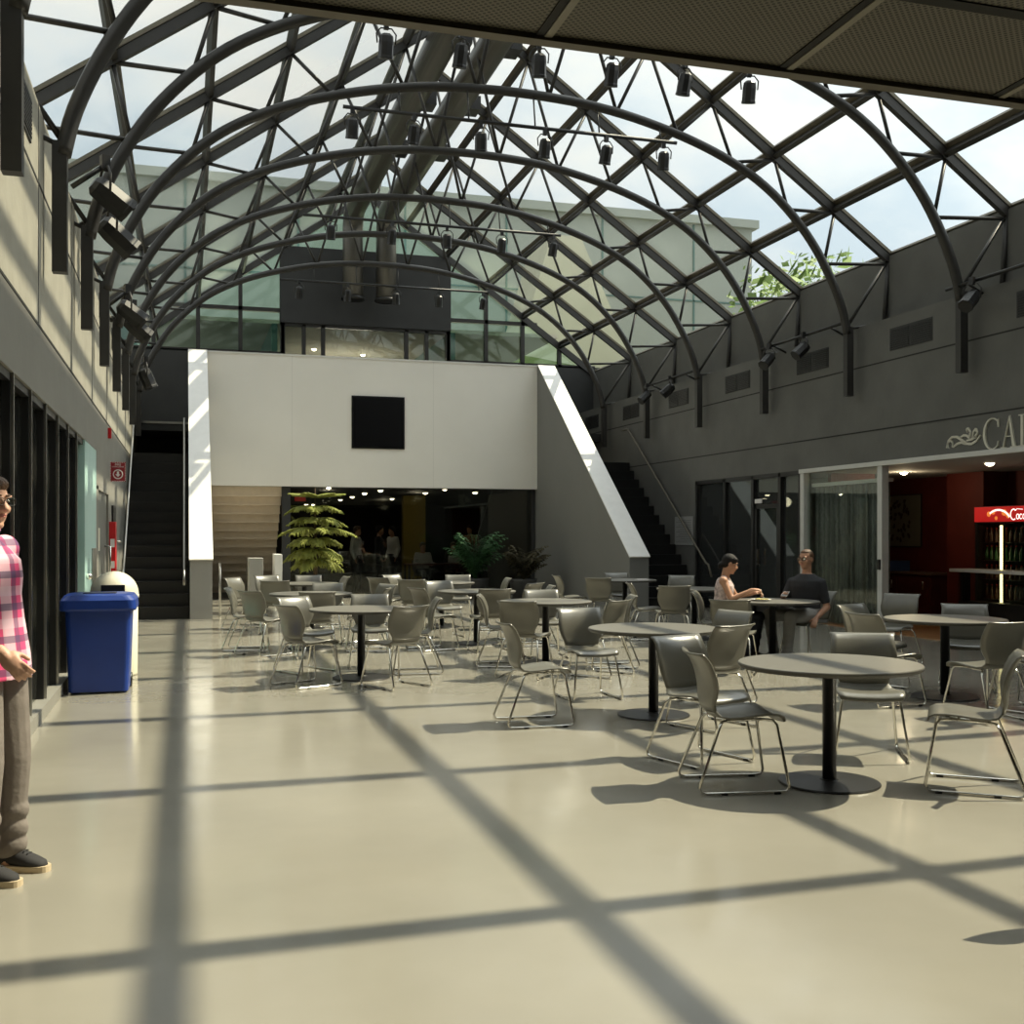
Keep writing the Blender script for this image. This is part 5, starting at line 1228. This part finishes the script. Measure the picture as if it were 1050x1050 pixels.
# seated woman
F = V((0.84, -0.54, 0)).normalized(); R_ = V((F.y, -F.x, 0))
J = dict(pelvis=Z * 0.545 - F * 0.04, neck=Z * 1.01 + F * 0.01, head=Z * 1.17 + F * 0.075)
J['shr'] = J['neck'] + R_ * 0.155 - Z * 0.045; J['shl'] = J['neck'] - R_ * 0.155 - Z * 0.045
J['elr'] = J['shr'] + R_ * 0.05 + F * 0.10 - Z * 0.215; J['wrr'] = J['elr'] + F * 0.24 - R_ * 0.05 + Z * 0.11
J['ell'] = J['shl'] - R_ * 0.06 + F * 0.12 - Z * 0.21; J['wrl'] = J['ell'] + F * 0.24 + R_ * 0.06 + Z * 0.06
J['hipr'] = Z * 0.525 + R_ * 0.09; J['hipl'] = Z * 0.525 - R_ * 0.09
J['knr'] = Z * 0.525 + R_ * 0.10 + F * 0.42; J['knl'] = Z * 0.525 - R_ * 0.09 + F * 0.42
J['anr'] = Z * 0.085 + R_ * 0.10 + F * 0.30; J['anl'] = Z * 0.085 - R_ * 0.09 + F * 0.34
wloc = V((6.33, 12.24, 0))
person('person', 'woman in a sleeveless pale patterned blouse with dark tied hair, eating at the table', wloc, J, F, M['skin2'], M['blouse'], M['skirt'], 0.0085, 'none', M['hair_bk'], 'bun', head_f=V((0.93, -0.30, -0.32)), female=True, k=0.90, hs=0.95, nose=0.75,
       hands=[(J['wrr'], F * 0.9 - R_ * 0.2 + Z * 0.1, Z + R_ * 0.3, -R_ + Z * 0.4, dict(curl=0.6, thumb=0.6, sc=0.9)), (J['wrl'], F * 0.8 + R_ * 0.4, Z - R_ * 0.3, R_ + Z * 0.4, dict(curl=0.6, thumb=0.6, sc=0.9))])
fk = J['wrr'] + F * 0.105 - R_ * 0.02 - Z * 0.02
t = thing('fork', 'fork in the seated woman\'s hand over the plate', 'fork', wloc + fk)
e = MB().tube([(0, 0, 0.03), (0.02, 0, -0.03), (0.035, 0, -0.065)], 0.0035, 6)
for q in (-1, 0, 1): e.tube([(0.035, q * 0.006, -0.065), (0.05, q * 0.006, -0.10)], 0.0018, 5)
e.obj('metal', M['chrome'], t)
# people in the dark lobby
def bystander(x, y, f, h, top, leg, hairm, label, **kw):
    J, P = standing_J(f, h, **kw); person('person', label, (x, y, 0.012), J, f, M['skin2'], top, leg, 0.022, 'long', hairm, 'short', k=h / 1.75, detail=False)
bystander(4.2, 28.2, (0.8, -0.5, 0), 1.72, M['shirtw'], M['darksuit'], M['hair_br'], 'person in a white shirt standing in the lobby, right behind the pine')
bystander(4.9, 28.9, (0.9, -0.2, 0), 1.74, M['darksuit'], M['darksuit'], M['hair_bk'], 'person in a black jacket standing in the lobby, turned to the right')
bystander(5.35, 29.4, (-0.9, -0.4, 0), 1.72, M['shirtw'], M['darksuit'], M['hair_bk'], 'person in a light shirt standing in the lobby, facing the one in black')
bystander(7.5, 29.4, (-0.6, -0.8, 0), 1.76, M['pattern'], M['darksuit'], M['hair_bk'], 'person in a brown patterned shirt standing behind the lobby desk', r_arm=((0.27, 0.05, 1.16), (0.12, 0.26, 1.28)), l_arm=((-0.27, 0.05, 1.16), (-0.12, 0.26, 1.28)))
def sit(x, y, f, top, label):
    f = V(f).normalized(); r = V((f.y, -f.x, 0))
    J = dict(pelvis=Z * 0.55, neck=Z * 1.03, head=Z * 1.19 + f * 0.03)
    for sd, sx in (('r', 1), ('l', -1)):
        J['sh' + sd] = J['neck'] + r * 0.17 * sx - Z * 0.05; J['el' + sd] = J['sh' + sd] + r * 0.06 * sx + f * 0.05 - Z * 0.26; J['wr' + sd] = J['el' + sd] + f * 0.25 + Z * 0.02
        J['hip' + sd] = Z * 0.53 + r * 0.09 * sx; J['kn' + sd] = Z * 0.53 + r * 0.10 * sx + f * 0.44; J['an' + sd] = Z * 0.085 + r * 0.10 * sx + f * 0.44
    person('person', label, (x, y, 0.012), J, f, M['skin2'], top, M['darksuit'], 0.022, 'long', M['hair_br'], 'short', detail=False)
    chair(x, y - 0.05 * f.y, f.x, f.y, 'chair in the lobby under the %s' % label.split(',')[0])
sit(6.1, 29.05, (0.1, -1, 0), M['shirtw'], 'person in a white top seated at the lobby desk, left seat')
sit(6.95, 29.1, (-0.1, -1, 0), M['darksuit'], 'person in a dark top seated at the lobby desk, by the laptop')
t = thing('lobby_desk', 'dark desk in the lobby in front of the yellow panel', 'desk', (6.5, 28.45, 0.012))
MB().box(-1.0, 1.0, -0.35, 0.35, 0.72, 0.75).obj('desktop', M['cwood'], t)
for sx in (-1, 1):
    for sy in (-1, 1): MB().box(sx * 0.94 - 0.025, sx * 0.94 + 0.025, sy * 0.29 - 0.025, sy * 0.29 + 0.025, 0, 0.72).obj('leg', M['black'], t)
t = thing('laptop', 'open silver laptop on the lobby desk', 'laptop', (6.8, 28.50, 0.762), 0)
MB().box(-0.16, 0.16, -0.11, 0.11, 0, 0.015).obj('keyboard_base', M['rail'], t); MB().bar((0, -0.10, 0.01), (0, -0.17, 0.21), 0.32, 0.008, up=(0, 1, 0.2)).obj('screen_lid', M['plastic_w'], t)
